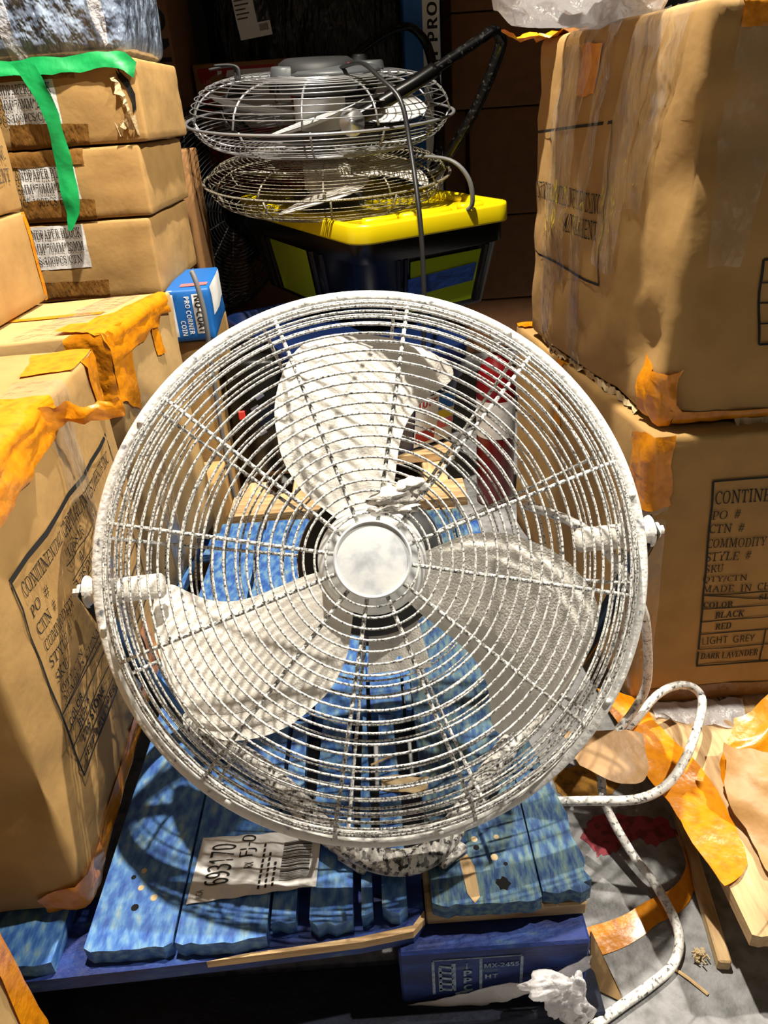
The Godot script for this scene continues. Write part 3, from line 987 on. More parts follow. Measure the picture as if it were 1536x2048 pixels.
func left_cartons():
	# A: the near carton with the shipping panel on its aisle side
	var d := Vector3(-0.022, 0, -0.504).normalized()
	var A := carton(Vector3(-0.378, 0.1405, -0.556), 0.56, 0.532, 0.505, 1, d, 101)
	A.bulge = 0.006
	A.amp = 0.006
	A.r = 0.009
	A.dents = [[A.face("front", 0.52, 0.2), 0.07, 0.008], [A.face("right", 0.03, 0.18), 0.06, 0.006]]
	var t := thing("shipping_carton", "large tan carton nearest the fan on the left, ragged amber tape on its corner", "box", A.o - A.ey * A.h.y)
	var body := obj("carton_body", carton_shape(A, 20), M.card, t)
	var ink := S()
	for k in [[0.075, 0.414, 0.46, 0.414, 0.007], [0.075, 0.137, 0.075, 0.414, 0.0032], [0.075, 0.137, 0.46, 0.137, 0.0032], [0.46, 0.137, 0.46, 0.414, 0.0032], [0.075, 0.232, 0.46, 0.232, 0.002], [0.075, 0.232, 0.46, 0.205, 0.002], [0.075, 0.205, 0.46, 0.205, 0.002], [0.075, 0.182, 0.46, 0.182, 0.002], [0.075, 0.160, 0.46, 0.160, 0.002], [0.26, 0.137, 0.26, 0.205, 0.002], [0.20, 0.352, 0.30, 0.352, 0.0015], [0.20, 0.331, 0.30, 0.331, 0.0015], [0.20, 0.310, 0.32, 0.310, 0.0015]]:
		stroke(ink, A, "right", k[0], k[1], k[2], k[3], k[4])
	for l in [["CONTINENTAL CAPITAL INVESTMENTS INC", 0.092, 0.381, 0.345, 0.018], ["PO  #", 0.092, 0.355, 0.045, 0.014], ["106826", 0.21, 0.357, 0.06, 0.013], ["CTN  #", 0.092, 0.332, 0.052, 0.014], ["4", 0.235, 0.335, 0.012, 0.012], ["COMMODITY", 0.092, 0.310, 0.088, 0.014], ["LDS DUTS", 0.205, 0.314, 0.09, 0.013], ["STYLE  #", 0.092, 0.287, 0.065, 0.014], ["SLATE", 0.22, 0.291, 0.06, 0.012], ["SKU", 0.092, 0.265, 0.03, 0.013], ["QTY/CTN", 0.092, 0.246, 0.07, 0.012], ["MADE IN CHINA", 0.092, 0.2355, 0.13, 0.0095], ["SIZE", 0.28, 0.217, 0.03, 0.009]]:
		write(ink, A, "right", l[0], l[1], l[2], l[3], l[4])
	for l in [["COLOR", 0.082, 0.2075, 0.05, 0.010], ["BLACK", 0.10, 0.188, 0.05, 0.011], ["LDS STONE", 0.10, 0.166, 0.09, 0.011], ["DEEP LAVENDER", 0.088, 0.143, 0.13, 0.011]]:
		write(ink, A, "right", l[0], l[1], l[2], l[3], l[4], "Droid Sans Bold")
	obj("carton_print", ink, M.ink, body, "")
	var am := S()
	var hx := A.h.x
	var hy := A.h.y
	# amber tape over the top of the aisle edge (near), and along the far corner
	var rt := func(x, y): return A.face("right", x, y)
	var tp := func(x, y): return A.face("top", x, y)
	strip(t, "amber_tape", M.amber_tape, A, [[tp.call(0.44, 0.12), tp.call(0.44, 0.27)], [tp.call(0.56, 0.10), tp.call(0.56, 0.30)], [rt.call(0.08, 0.505), rt.call(0.30, 0.515)], [rt.call(0.06, 0.470), rt.call(0.285, 0.492)]], 0.006, 3)
	strip(t, "amber_tape", M.amber_tape, A, [[tp.call(0.50, 0.38), tp.call(0.48, 0.48)], [tp.call(0.56, 0.40), tp.call(0.56, 0.505)]], 0.002, 4)
	strip(t, "amber_tape", M.amber_tape, A, [[rt.call(0.44, 0.531), rt.call(0.505, 0.531)], [rt.call(0.45, 0.45), rt.call(0.495, 0.44)]], 0.003, 5)
	strip(t, "amber_tape", M.amber_tape, A, [[rt.call(0.0, 0.045), rt.call(0.0, 0.0)], [rt.call(0.25, 0.045), rt.call(0.25, 0.0)], [rt.call(0.505, 0.045), rt.call(0.505, 0.0)]], 0.002, 6)
	strip(t, "amber_tape", M.amber_tape, A, [[rt.call(0.37, 0.12), rt.call(0.42, 0.12)], [rt.call(0.38, 0.03), rt.call(0.43, 0.03)]], 0.001, 16)
	strip(t, "amber_tape", M.amber_tape, A, [[A.face("front", 0.50, 0.03), A.face("front", 0.51, 0.0)], [A.face("front", 0.56, 0.05), A.face("front", 0.56, 0.0)], [rt.call(0.05, 0.05), rt.call(0.05, 0.0)]], 0.005, 26)
	# the loose tongue of tape sticking out into the aisle
	var p0: Vector3 = A.at(rt.call(0.27, 0.51), 0.002)
	ribbon(am, [[p0 + Vector3(-0.004, 0.016, 0.02), p0 + Vector3(-0.004, -0.012, 0.02)], [p0 + Vector3(0.022, 0.018, -0.01), p0 + Vector3(0.022, -0.010, -0.005)], [p0 + Vector3(0.05, 0.010, -0.02), p0 + Vector3(0.05, -0.010, -0.015)], [p0 + Vector3(0.082, 0.010, -0.03), p0 + Vector3(0.082, -0.008, -0.03)]], 0.010, 8, 26.0)
	obj("amber_tape", am, M.amber_tape, t, "loose tongue of amber tape sticking out")
	strip(t, "clear_tape", M.clear_tape, A, [[tp.call(0.50, 0.24), tp.call(0.50, 0.36)], [tp.call(0.56, 0.24), tp.call(0.56, 0.36)], [rt.call(0.27, 0.46), rt.call(0.34, 0.46)], [rt.call(0.27, 0.40), rt.call(0.335, 0.40)]], 0.0015, 7)
	strip(t, "clear_tape", M.clear_tape, A, [[rt.call(0.30, 0.51), rt.call(0.335, 0.51)], [rt.call(0.31, 0.0), rt.call(0.345, 0.0)]], 0.0008, 9)
	# B: behind A, its top at the same height
	var B := carton(Vector3(-0.425, 0.14, -1.19), 0.52, 0.52, 0.30, 1, Vector3(0.035, 0, -0.27), 102, Vector3.UP, Vector3(1, 0, -0.12))
	B.amp = 0.006
	B.dents = [[B.face("front", 0.40, 0.25), 0.12, 0.008]]
	t = thing("shipping_carton", "plain tan carton behind the lettered one, amber tape bunched over its front corner", "box", B.o - B.ey * B.h.y)
	obj("carton_body", carton_shape(B, 14), M.card_pale, t)
	am = S()
	rt = func(x, y): return B.face("right", x, y)
	tp = func(x, y): return B.face("top", x, y)
	var fr := func(x, y): return B.face("front", x, y)
	strip(t, "amber_tape", M.amber_tape, B, [[tp.call(0.44, 0.02), tp.call(0.50, 0.27)], [tp.call(0.515, 0.0), tp.call(0.52, 0.27)], [rt.call(0.0, 0.46), rt.call(0.26, 0.49)]], 0.007, 13)
	strip(t, "amber_tape", M.amber_tape, B, [[fr.call(0.455, 0.52), fr.call(0.52, 0.52)], [fr.call(0.465, 0.45), fr.call(0.52, 0.45)], [fr.call(0.47, 0.37), fr.call(0.525, 0.38)]], 0.006, 14)
	strip(t, "amber_tape", M.amber_tape, B, [[rt.call(0.0, 0.52), rt.call(0.07, 0.52)], [rt.call(0.0, 0.40), rt.call(0.06, 0.37)]], 0.005, 15)
	strip(t, "amber_tape", M.amber_tape, B, [[rt.call(0.16, 0.50), rt.call(0.20, 0.50)], [rt.call(0.17, 0.43), rt.call(0.20, 0.425)]], 0.003, 17)
	strip(t, "amber_tape", M.amber_tape, B, [[tp.call(0.0, 0.15), tp.call(0.0, 0.165)], [tp.call(0.45, 0.15), tp.call(0.45, 0.17)]], 0.001, 18)
	strip(t, "clear_tape", M.clear_tape, B, [[tp.call(0.36, 0.0), tp.call(0.44, 0.0)], [tp.call(0.40, 0.29), tp.call(0.47, 0.29)]], 0.001, 19)
	strip(t, "clear_tape", M.clear_tape, B, [[rt.call(0.03, 0.40), rt.call(0.10, 0.38)], [rt.call(0.05, 0.0), rt.call(0.11, 0.0)]], 0.001, 20)
	# C: two flat-sided cartons stacked at the left edge of the picture
	var dc := Vector3(0.01, 0, -0.5).normalized()
	var C1 := carton(Vector3(-0.628, 0.662, -1.05), 0.45, 0.160, 0.43, 1, dc, 103)
	t = thing("shipping_carton", "low tan carton at the left edge resting on the taped carton", "box", C1.o - C1.ey * C1.h.y)
	obj("carton_body", carton_shape(C1, 10), M.card, t)
	am = S()
	strip(t, "amber_tape", M.amber_tape, C1, [[C1.face("right", 0.412, 0.16), C1.face("right", 0.43, 0.16)], [C1.face("right", 0.412, 0.0), C1.face("right", 0.43, 0.0)]], 0.001, 21)
	var C2 := carton(Vector3(-0.629, 0.824, -1.05), 0.45, 0.33, 0.43, 1, dc, 104)
	t = thing("shipping_carton", "tan carton with printed address on top of the low carton at the left edge", "box", C2.o - C2.ey * C2.h.y)
	body = obj("carton_body", carton_shape(C2, 10), M.card, t)
	ink = S()
	write(ink, C2, "right", "INVESTMENTS INC", 0.20, 0.085, 0.205, 0.022)
	write(ink, C2, "right", "SAINT-LAURENT", 0.22, 0.050, 0.185, 0.022)
	obj("carton_print", ink, M.ink_grey, body)
	# D: corner of a carton standing beside the photographer
	var D := carton(Vector3(-0.402, -0.02, -0.06), 0.42, 0.36, 0.39, 1, Vector3(0, 0, -1), 105)
	t = thing("shipping_carton", "tan carton at the bottom left with amber tape down its corner", "box", D.o - D.ey * D.h.y)
	obj("carton_body", carton_shape(D, 10), M.card_pale, t)
	am = S()
	strip(t, "amber_tape", M.amber_tape, D, [[D.face("right", 0.37, 0.36), D.face("right", 0.39, 0.36)], [D.face("right", 0.355, 0.18), D.face("right", 0.39, 0.18)], [D.face("right", 0.36, 0.0), D.face("right", 0.39, 0.0)]], 0.002, 22)

func right_cartons():
	# F: lower carton with the shipping panel facing the camera
	var d := Vector3(-0.065, 0, -0.6).normalized()
	var F := carton(Vector3(0.364, 0.099, -0.863), 0.60, 0.460, 0.60, -1, d, 111, Vector3(-0.03, 1, 0), Vector3(1, 0, 0))
	F.amp = 0.005
	F.r = 0.010
	var t := thing("shipping_carton", "lower right carton with shipping panel facing the camera", "box", F.o - F.ey * F.h.y)
	var body := obj("carton_body", carton_shape(F, 16), M.card, t)
	var ink := S()
	var x0 := 0.084
	var x1 := 0.44
	for k in [[0.391, 0.003], [0.207, 0.0018], [0.183, 0.0018], [0.160, 0.0018], [0.136, 0.0018], [0.108, 0.0018], [0.075, 0.003]]:
		stroke(ink, F, "front", x0 + 0.012 * (0.391 - k[0]) / 0.316, k[0], x1, k[0] + 0.004, k[1])
	stroke(ink, F, "front", x0, 0.391, x0 + 0.012, 0.108, 0.003)
	stroke(ink, F, "front", x0 + 0.0125, 0.103, x0 + 0.0135, 0.075, 0.003)
	stroke(ink, F, "front", x0 + 0.007, 0.207, 0.26, 0.187, 0.0018)
	stroke(ink, F, "front", 0.193, 0.075, 0.193, 0.136, 0.002)
	for l in [["CONTINENTAL CAPITAL INVESTMENTS INC", 0.089, 0.357, 0.35, 0.019], ["PO  #", 0.088, 0.333, 0.038, 0.014], ["CTN  #", 0.088, 0.311, 0.046, 0.014], ["COMMODITY", 0.088, 0.287, 0.080, 0.0145], ["STYLE  #", 0.088, 0.265, 0.062, 0.0145], ["SKU", 0.089, 0.2465, 0.026, 0.0125], ["QTY/CTN", 0.088, 0.2275, 0.062, 0.0125], ["MADE  IN  CHINA", 0.090, 0.2115, 0.125, 0.0115]]:
		write(ink, F, "front", l[0], l[1], l[2], l[3], l[4])
	for l in [["SIZE", 0.172, 0.194, 0.03, 0.009], ["COLOR", 0.094, 0.185, 0.042, 0.0095], ["BLACK", 0.112, 0.165, 0.043, 0.012], ["RED", 0.116, 0.143, 0.024, 0.0115], ["LIGHT  GREY", 0.100, 0.117, 0.078, 0.0125], ["DARK LAVENDER", 0.101, 0.088, 0.087, 0.012]]:
		write(ink, F, "front", l[0], l[1], l[2], l[3], l[4], "Droid Sans" if l[0].begins_with("L") else "Droid Serif Bold")
	obj("carton_print", ink, M.ink, body)
	var am := S()
	var lf := func(x, y): return F.face("left", x, y)
	var fr := func(x, y): return F.face("front", x, y)
	strip(t, "amber_tape", M.amber_tape, F, [[lf.call(0.545, 0.45), lf.call(0.55, 0.355)], [lf.call(0.60, 0.46), lf.call(0.60, 0.35)], [fr.call(0.03, 0.46), fr.call(0.028, 0.36)]], 0.005, 23)
	strip(t, "amber_tape", M.amber_tape, F, [[lf.call(0.24, 0.462), lf.call(0.27, 0.462)], [lf.call(0.25, 0.33), lf.call(0.27, 0.34)]], 0.003, 24)
	strip(t, "amber_tape", M.amber_tape, F, [[F.face("top", 0.0, 0.60), F.face("top", 0.0, 0.55)], [F.face("top", 0.08, 0.60), F.face("top", 0.08, 0.55)]], 0.004, 25)
	strip(t, "amber_tape", M.amber_tape, F, [[F.face("top", 0.0, 0.36), F.face("top", 0.0, 0.32)], [F.face("top", 0.6, 0.36), F.face("top", 0.6, 0.32)]], 0.001, 26)
	strip(t, "clear_tape", M.clear_tape, F, [[lf.call(0.53, 0.36), lf.call(0.60, 0.36)], [lf.call(0.53, 0.0), lf.call(0.60, 0.0)]], 0.001, 27)
	strip(t, "clear_tape", M.clear_tape, F, [[fr.call(0.0, 0.36), fr.call(0.028, 0.36)], [fr.call(0.0, 0.0), fr.call(0.028, 0.0)]], 0.001, 28)
	strip(t, "brown_tape", M.brown_tape, F, [[fr.call(0.03, 0.034), fr.call(0.03, 0.002)], [fr.call(0.30, 0.036), fr.call(0.30, 0.002)], [fr.call(0.58, 0.034), fr.call(0.58, 0.002)]], 0.0008, 29)
	# E: upper carton, battered, plastic film hanging down its aisle side
	d = Vector3(-0.062, 0, -0.445).normalized()
	var E := carton(Vector3(0.363, 0.562, -0.885), 0.62, 0.468, 0.49, -1, d, 112, Vector3(0.005, 1, 0), Vector3(1, 0, 0))
	E.amp = 0.008
	E.bulge = 0.012
	E.r = 0.014
	E.dents = [[E.face("left", 0.44, 0.10), 0.06, 0.012], [E.face("left", 0.36, 0.02), 0.06, 0.006], [E.face("front", 0.03, 0.34), 0.05, 0.010], [E.face("left", 0.47, 0.30), 0.09, 0.008]]
	t = thing("shipping_carton", "big battered carton on the upper right with film tape down its aisle side", "box", E.o - E.ey * E.h.y)
	body = obj("carton_body", carton_shape(E, 22), M.card, t)
	ink = S()
	lf = func(x, y): return E.face("left", x, y)
	fr = func(x, y): return E.face("front", x, y)
	for k in [[0.01, 0.335, 0.305, 0.352, 0.004], [0.305, 0.352, 0.300, 0.145, 0.0025], [0.02, 0.150, 0.300, 0.145, 0.004]]:
		stroke(ink, E, "left", k[0], k[1], k[2], k[3], k[4])
	for l in [["CONTINENTAL CAPITAL INVESTMENTS INC.", 0.02, 0.238, 0.270, 0.026], ["SAINT-LAURENT", 0.172, 0.203, 0.112, 0.026]]:
		write(ink, E, "left", l[0], l[1], l[2], l[3], l[4])
	for k in [[0.095, 0.205, 0.35, 0.205, 0.003], [0.095, 0.205, 0.107, 0.105, 0.003], [0.107, 0.105, 0.35, 0.105, 0.003], [0.098, 0.178, 0.35, 0.178, 0.0018], [0.101, 0.154, 0.35, 0.154, 0.0018], [0.104, 0.130, 0.35, 0.130, 0.0018], [0.135, 0.205, 0.14, 0.105, 0.0018]]:
		stroke(ink, E, "front", k[0], k[1], k[2], k[3], k[4])
	obj("carton_print", ink, M.ink, body)
	am = S()
	strip(t, "amber_tape", M.amber_tape, E, [[lf.call(0.185, 0.445), lf.call(0.245, 0.445)], [lf.call(0.18, 0.385), lf.call(0.232, 0.385)]], 0.002, 31)
	strip(t, "amber_tape", M.amber_tape, E, [[fr.call(0.03, 0.468), fr.call(0.18, 0.468)], [fr.call(0.03, 0.435), fr.call(0.18, 0.44)]], 0.002, 32)
	strip(t, "amber_tape", M.amber_tape, E, [[lf.call(0.435, 0.075), lf.call(0.44, 0.0)], [lf.call(0.49, 0.07), lf.call(0.49, 0.0)], [fr.call(0.018, 0.07), fr.call(0.02, 0.0)]], 0.008, 33)
	strip(t, "amber_tape", M.amber_tape, E, [[fr.call(0.0, 0.022), fr.call(0.0, 0.0)], [fr.call(0.10, 0.016), fr.call(0.1, 0.0)], [fr.call(0.62, 0.016), fr.call(0.62, 0.0)]], 0.003, 34)
	var q: Vector3 = E.at(E.face("left", 0.03, 0.468))
	ribbon(am, [[q + Vector3(0.06, 0.006, 0.06), q + Vector3(0.05, 0.004, -0.02)], [q + Vector3(0.01, 0.005, 0.05), q + Vector3(0.0, 0.004, -0.03)], [q + Vector3(-0.035, 0.0, 0.03), q + Vector3(-0.03, 0.004, -0.02)], [q + Vector3(-0.075, 0.014, 0.01), q + Vector3(-0.062, 0.012, -0.005)]], 0.012, 36, 30.0)
	obj("amber_tape", am, M.amber_tape, t, "torn end of amber tape curling off the top")
	for k in [[0.06, 0.12, 0.468, 0.0], [0.13, 0.17, 0.468, 0.12], [0.19, 0.23, 0.468, 0.0], [0.28, 0.35, 0.468, 0.17], [0.36, 0.40, 0.468, 0.25]]:
		strip(t, "clear_tape", M.clear_tape, E, [[lf.call(k[0] + 0.06, k[2]), lf.call(k[1] + 0.06, k[2])], [lf.call(k[0] + 0.02, (k[2] + k[3]) / 2), lf.call(k[1] + 0.02, (k[2] + k[3]) / 2)], [lf.call(k[0], k[3]), lf.call(k[1], k[3])]], 0.004, 40 + int(k[0] * 100), 0.002)
	strip(t, "clear_tape", M.clear_tape, E, [[fr.call(0.03, 0.44), fr.call(0.09, 0.44)], [fr.call(0.03, 0.20), fr.call(0.07, 0.20)]], 0.002, 50)
	# torn liner along its lower edges
	var to := S(true)
	var line := []
	for k in 9:
		line.append(E.at(lf.call(0.10 + 0.042 * k, 0.002), 0.002))
	torn(to, line, 0.016, Vector3(-0.2, -0.8, 0.2), 51)
	obj("torn_edge", to, M.torn, t, "torn pale cardboard edge")
	to = S(true)
	line = []
	for k in 6:
		line.append(E.at(fr.call(0.10 + 0.05 * k, 0.004), 0.002))
	torn(to, line, 0.022, Vector3(0, -1, 0.15), 52)
	obj("torn_edge", to, M.torn, t, "torn pale cardboard edge")
	# plastic bag slumped on top
	t = thing("plastic_bag", "clear crumpled plastic bag on top of the battered carton", "bag", Vector3(0.36, 1.05, -1.15))
	var st := S()
	var nz := fast(55, 9.0, 4)
	patch(st, 36, 20, func(u, v):
		var dd := Vector3(cos(u * TAU) * sin(v * PI), cos(v * PI), sin(u * TAU) * sin(v * PI))
		return Vector3(0.305, 1.105, -1.13) + dd * Vector3(0.13, 0.082, 0.13) * (1.0 + 0.35 * nz.get_noise_3dv(dd * 0.16)))
	obj("bag_film", st, M.plastic_wrap, t)
	st = S()
	patch(st, 24, 14, func(u, v):
		var dd := Vector3(cos(u * TAU) * sin(v * PI), cos(v * PI), sin(u * TAU) * sin(v * PI))
		return Vector3(0.325, 1.11, -1.13) + dd * Vector3(0.075, 0.055, 0.08) * (1.0 + 0.2 * nz.get_noise_3dv(dd * 0.2)))
	obj("bag_contents", st, M.plastic_grey, t)
	# pallet of bare wood under F
	t = thing("pallet", "bare wooden pallet under the right-hand cartons", "pallet", Vector3(0.65, -0.02, -0.9))
	for k in 4:
		st = S(true)
		slab(st, plank_outline(0.385 + 0.135 * k, 0.505 + 0.135 * k, -0.49 if k == 0 else -0.56 - 0.05 * k, -1.45, 0.003, 120 + k), 0.078, 0.098)
		obj("deck_plank", st, M.pine_long, t)
	for z in [-0.86, -1.4]:
		st = S(true)
		bx(st, Vector3(0.65, 0.029, z), Vector3(0.54, 0.098, 0.04), Basis.IDENTITY, 0.002)
		obj("stringer", st, M.pine, t)
	st = S(true)
	bx(st, Vector3(0.398, -0.010, -0.64), Vector3(0.016, 0.018, 0.24), Basis(Vector3.UP, -0.13), 0.002)
	obj("bottom_board", st, M.pine_long, t)
	# film bunched under F
	t = thing("plastic_wrap_scrap", "crumpled clear wrap bunched under the lower right carton", "plastic wrap", Vector3(0.46, 0.099, -0.84))
	st = S()
	ribbon(st, [[Vector3(0.395, 0.104, -0.858), Vector3(0.395, 0.100, -0.835)], [Vector3(0.44, 0.106, -0.858), Vector3(0.44, 0.1, -0.818)], [Vector3(0.49, 0.105, -0.858), Vector3(0.48, 0.1, -0.81)], [Vector3(0.54, 0.104, -0.858), Vector3(0.52, 0.1, -0.80)]], 0.008, 57, 30.0)
	obj("wrap_film", st, M.plastic_wrap, t)

func right_shade_stack():  # added stack, hidden from the camera, keeps the right lamp off the back
	var p := carton(Vector3(0.70, -0.02, -1.50), 0.62, 1.83, 0.80, -1, Vector3(0, 0, -1), 190)
	p.amp = 0.015
	p.r = 0.04
	var t := thing("wrapped_stack", "added unseen black-wrapped stack behind the battered cartons, blocking the right lamp", "wrapped goods", p.o - p.ey * p.h.y)
	obj("black_film", carton_shape(p, 16), M.black_plastic, t)

func sandpaper_stack():
	var rows := [[0.916, 0.150, -0.426], [0.776, 0.139, -0.447], [0.611, 0.164, -0.457]]
	var labels := ["topmost sandpaper carton with torn corner under the green tape", "middle sandpaper carton crossed by the green tape tail", "bottom sandpaper carton of the labelled stack"]
	var lab := [[-0.700, -0.590, 0.040, 0.121], [-0.705, -0.588, 0.022, 0.110], [-0.712, -0.600, 0.070, 0.158]]
	var boxes := []
	for k in 3:
		var c := carton(Vector3(rows[k][2], rows[k][0], -1.70), 0.46, rows[k][1] - 0.001, 0.36, 1, Vector3(0.02, 0, -1), 130 + k)
		c.amp = 0.004
		c.r = 0.007
		boxes.append(c)
		var t := thing("sandpaper_carton", labels[k], "box", c.o - c.ey * c.h.y, "sandpaper cartons stacked on the left")
		var body := obj("carton_body", carton_shape(c, 12), M.card, t)
		var l = lab[k]
		var xo: float = rows[k][2] - 0.46
		var st := S()
		area(st, c, "front", l[0] - xo, l[2], l[1] - xo, l[3], 0.0008, 3, 0.0012)
		var sticker := obj("paper_label", st, M.paper, body)
		st = S()
		var w: float = l[1] - l[0]
		var hh: float = l[3] - l[2]
		for i in 3:
			write(st, c, "front", ["SANDPAPER BLOCK", "95MM*70MM*25MM", "PCS:100PCS/CTN"][i], l[0] - xo - 0.016, l[2] + hh * (0.72 - 0.31 * i), w * 1.08 - (0.01 if i == 2 else 0.0), hh * 0.215, "Droid Serif", 0.0026)
		obj("label_print", st, M.ink, body)
		strip(t, "brown_tape", M.brown_tape, c, [[c.face("front", 0.18, 0.0), c.face("front", 0.34, 0.0)], [c.face("front", 0.19, 0.045), c.face("front", 0.345, 0.04)]], 0.002, 140 + k)
		if k < 2: strip(t, "brown_tape", M.brown_tape, c, [[c.face("front", 0.19, rows[k][1]), c.face("front", 0.345, rows[k][1])], [c.face("front", 0.19, rows[k][1] - 0.03), c.face("front", 0.34, rows[k][1] - 0.03)]], 0.002, 145 + k)
		if k == 0:
			st = S(true)
			var pts := PackedVector2Array([Vector2(0.419, 0.149), Vector2(0.427, 0.149), Vector2(0.43, 0.125), Vector2(0.444, 0.110), Vector2(0.452, 0.085), Vector2(0.449, 0.060), Vector2(0.44, 0.052), Vector2(0.443, 0.075), Vector2(0.436, 0.098), Vector2(0.424, 0.115)])
			for i in Geometry2D.triangulate_polygon(pts):
				st.add_vertex(c.at(c.face("front", pts[i].x, pts[i].y), 0.0012))
			obj("torn_hole", st, M.dark_inside, body, "ragged dark tear at the corner")
			st = S(true)
			torn(st, [c.at(c.face("front", 0.420, 0.118), 0.003), c.at(c.face("front", 0.432, 0.085), 0.004), c.at(c.face("front", 0.438, 0.05), 0.004)], 0.016, Vector3(-0.9, -0.3, 0.4), 61)
			torn(st, [c.at(c.face("front", 0.405, 0.012), 0.004), c.at(c.face("front", 0.425, 0.03), 0.005), c.at(c.face("front", 0.448, 0.012), 0.004)], 0.035, Vector3(0, 0.9, 0.25), 62)
			obj("torn_flap", st, M.torn, t, "torn flaps of cardboard")
	# the box below that carries them
	var c := carton(Vector3(-0.46, -0.02, -1.70), 0.48, 0.630, 0.36, 1, Vector3(0, 0, -1), 139)
	var t := thing("shipping_carton", "tall tan carton holding up the sandpaper stack", "box", c.o - c.ey * c.h.y)
	obj("carton_body", carton_shape(c, 8), M.card, t)
	# film-wrapped bin on top
	var p := carton(Vector3(-0.434, 1.067, -1.705), 0.46, 0.30, 0.36, 1, Vector3(0, 0, -1), 150)
	p.amp = 0.006
	p.r = 0.03
	t = thing("wrapped_bin", "grey-blue bin wrapped in crinkled clear film on the sandpaper cartons", "bin", p.o - p.ey * p.h.y)
	obj("bin_body", carton_shape(p, 14), M.wrapped_bin, t)
	for k in [[0.20, 0.30, 0.235, 0.0], [0.29, 0.30, 0.27, 0.10], [0.38, 0.30, 0.41, 0.02]]:
		strip(t, "film_fold", M.plastic_wrap, p, [[p.face("front", k[0], k[1]), p.face("front", k[0] + 0.03, k[1])], [p.face("front", k[2], k[3]), p.face("front", k[2] + 0.025, k[3])]], 0.008, 151 + int(k[0] * 50), 0.003)
	var st := S()
	# green tape along the top edge with a tail hanging in front
	t = thing("green_tape", "bright green tape along the top carton with a long hanging tail", "tape", Vector3(-0.6, 1.0, -1.69))
	st = S()
	var c0: Carton = boxes[0]
	var f0 := func(x, y, o): return c0.at(c0.face("front", x, y), o)
	ribbon(st, [[f0.call(0.03, 0.150, 0.011), f0.call(0.03, 0.135, 0.010)], [f0.call(0.22, 0.156, 0.012), f0.call(0.22, 0.130, 0.010)], [f0.call(0.34, 0.157, 0.011), f0.call(0.34, 0.128, 0.009)], [f0.call(0.44, 0.158, 0.012), f0.call(0.43, 0.13, 0.009)], [f0.call(0.462, 0.138, 0.008), f0.call(0.455, 0.112, 0.006)]], 0.006, 63, 16.0, Vector3(0, 0, -0.0006))
	ribbon(st, [[Vector3(-0.655, 1.064, -1.684), Vector3(-0.615, 1.066, -1.682)], [Vector3(-0.638, 1.035, -1.675), Vector3(-0.598, 1.03, -1.672)], [Vector3(-0.620, 0.995, -1.672), Vector3(-0.590, 0.985, -1.678)], [Vector3(-0.615, 0.92, -1.680), Vector3(-0.585, 0.915, -1.684)], [Vector3(-0.618, 0.85, -1.678), Vector3(-0.586, 0.85, -1.682)], [Vector3(-0.618, 0.80, -1.674), Vector3(-0.590, 0.80, -1.672)], [Vector3(-0.622, 0.762, -1.672), Vector3(-0.612, 0.764, -1.670)]], 0.006, 64, 14.0, Vector3(0, 0, -0.0006))
	obj("tape_strip", st, M.green_tape, t)

func rounded(hx: float, hz: float, r: float, n := 6) -> PackedVector2Array:
	var out := PackedVector2Array()
	for q in 4:
		var cx: float = (hx - r) * [1, -1, -1, 1][q]
		var cz: float = (hz - r) * [1, 1, -1, -1][q]
		for k in n + 1:
			var a := PI / 2 * (q + float(k) / n)
			out.append(Vector2(cx + cos(a) * r, cz + sin(a) * r))
	return out

func loft(st: SurfaceTool, xf: Transform3D, levels: Array):    # [hx, hz, r, y] rings
	var prev := []
	for l in levels:
		var ring := []
		for p in rounded(l[0], l[1], l[2]): ring.append(xf * Vector3(p.x, l[3], p.y))
		if prev.size():
			for k in ring.size():
				var k2 := (k + 1) % ring.size()
				quad(st, prev[k2], prev[k], ring[k], ring[k2])
		prev = ring

func make_tote(called: String, label: String, xf: Transform3D, hx: float, hz: float, hh: float, body: Material, lid: Material) -> Node3D:
	var t := thing(called, label, "storage tote", xf * Vector3(0, -hh, 0))
	var st := S()
	loft(st, xf, [[hx * 0.80, hz * 0.85, 0.03, -hh], [hx * 0.82, hz * 0.87, 0.045, -hh + 0.012], [hx * 0.92, hz * 0.945, 0.05, -0.055], [hx * 0.955, hz * 0.97, 0.05, -0.05], [hx * 0.955, hz * 0.97, 0.05, 0.0]])
	obj("tote_body", st, body, t)
	st = S()
	loft(st, xf, [[hx * 0.96, hz * 0.97, 0.05, 0.0], [hx, hz, 0.055, 0.0], [hx * 1.004, hz * 1.003, 0.055, 0.004], [hx * 0.997, hz * 0.998, 0.055, 0.040], [hx * 0.985, hz * 0.99, 0.05, 0.047], [hx * 0.94, hz * 0.955, 0.045, 0.047], [hx * 0.925, hz * 0.945, 0.045, 0.043], [hx * 0.90, hz * 0.925, 0.04, 0.026], [hx * 0.82, hz * 0.86, 0.04, 0.024], [hx * 0.80, hz * 0.85, 0.04, 0.034], [hx * 0.5, hz * 0.5, 0.04, 0.034], [0.02, 0.02, 0.005, 0.034], [0.001, 0.001, 0.0005, 0.034]])
	obj("tote_lid", st, lid, t)
	return t

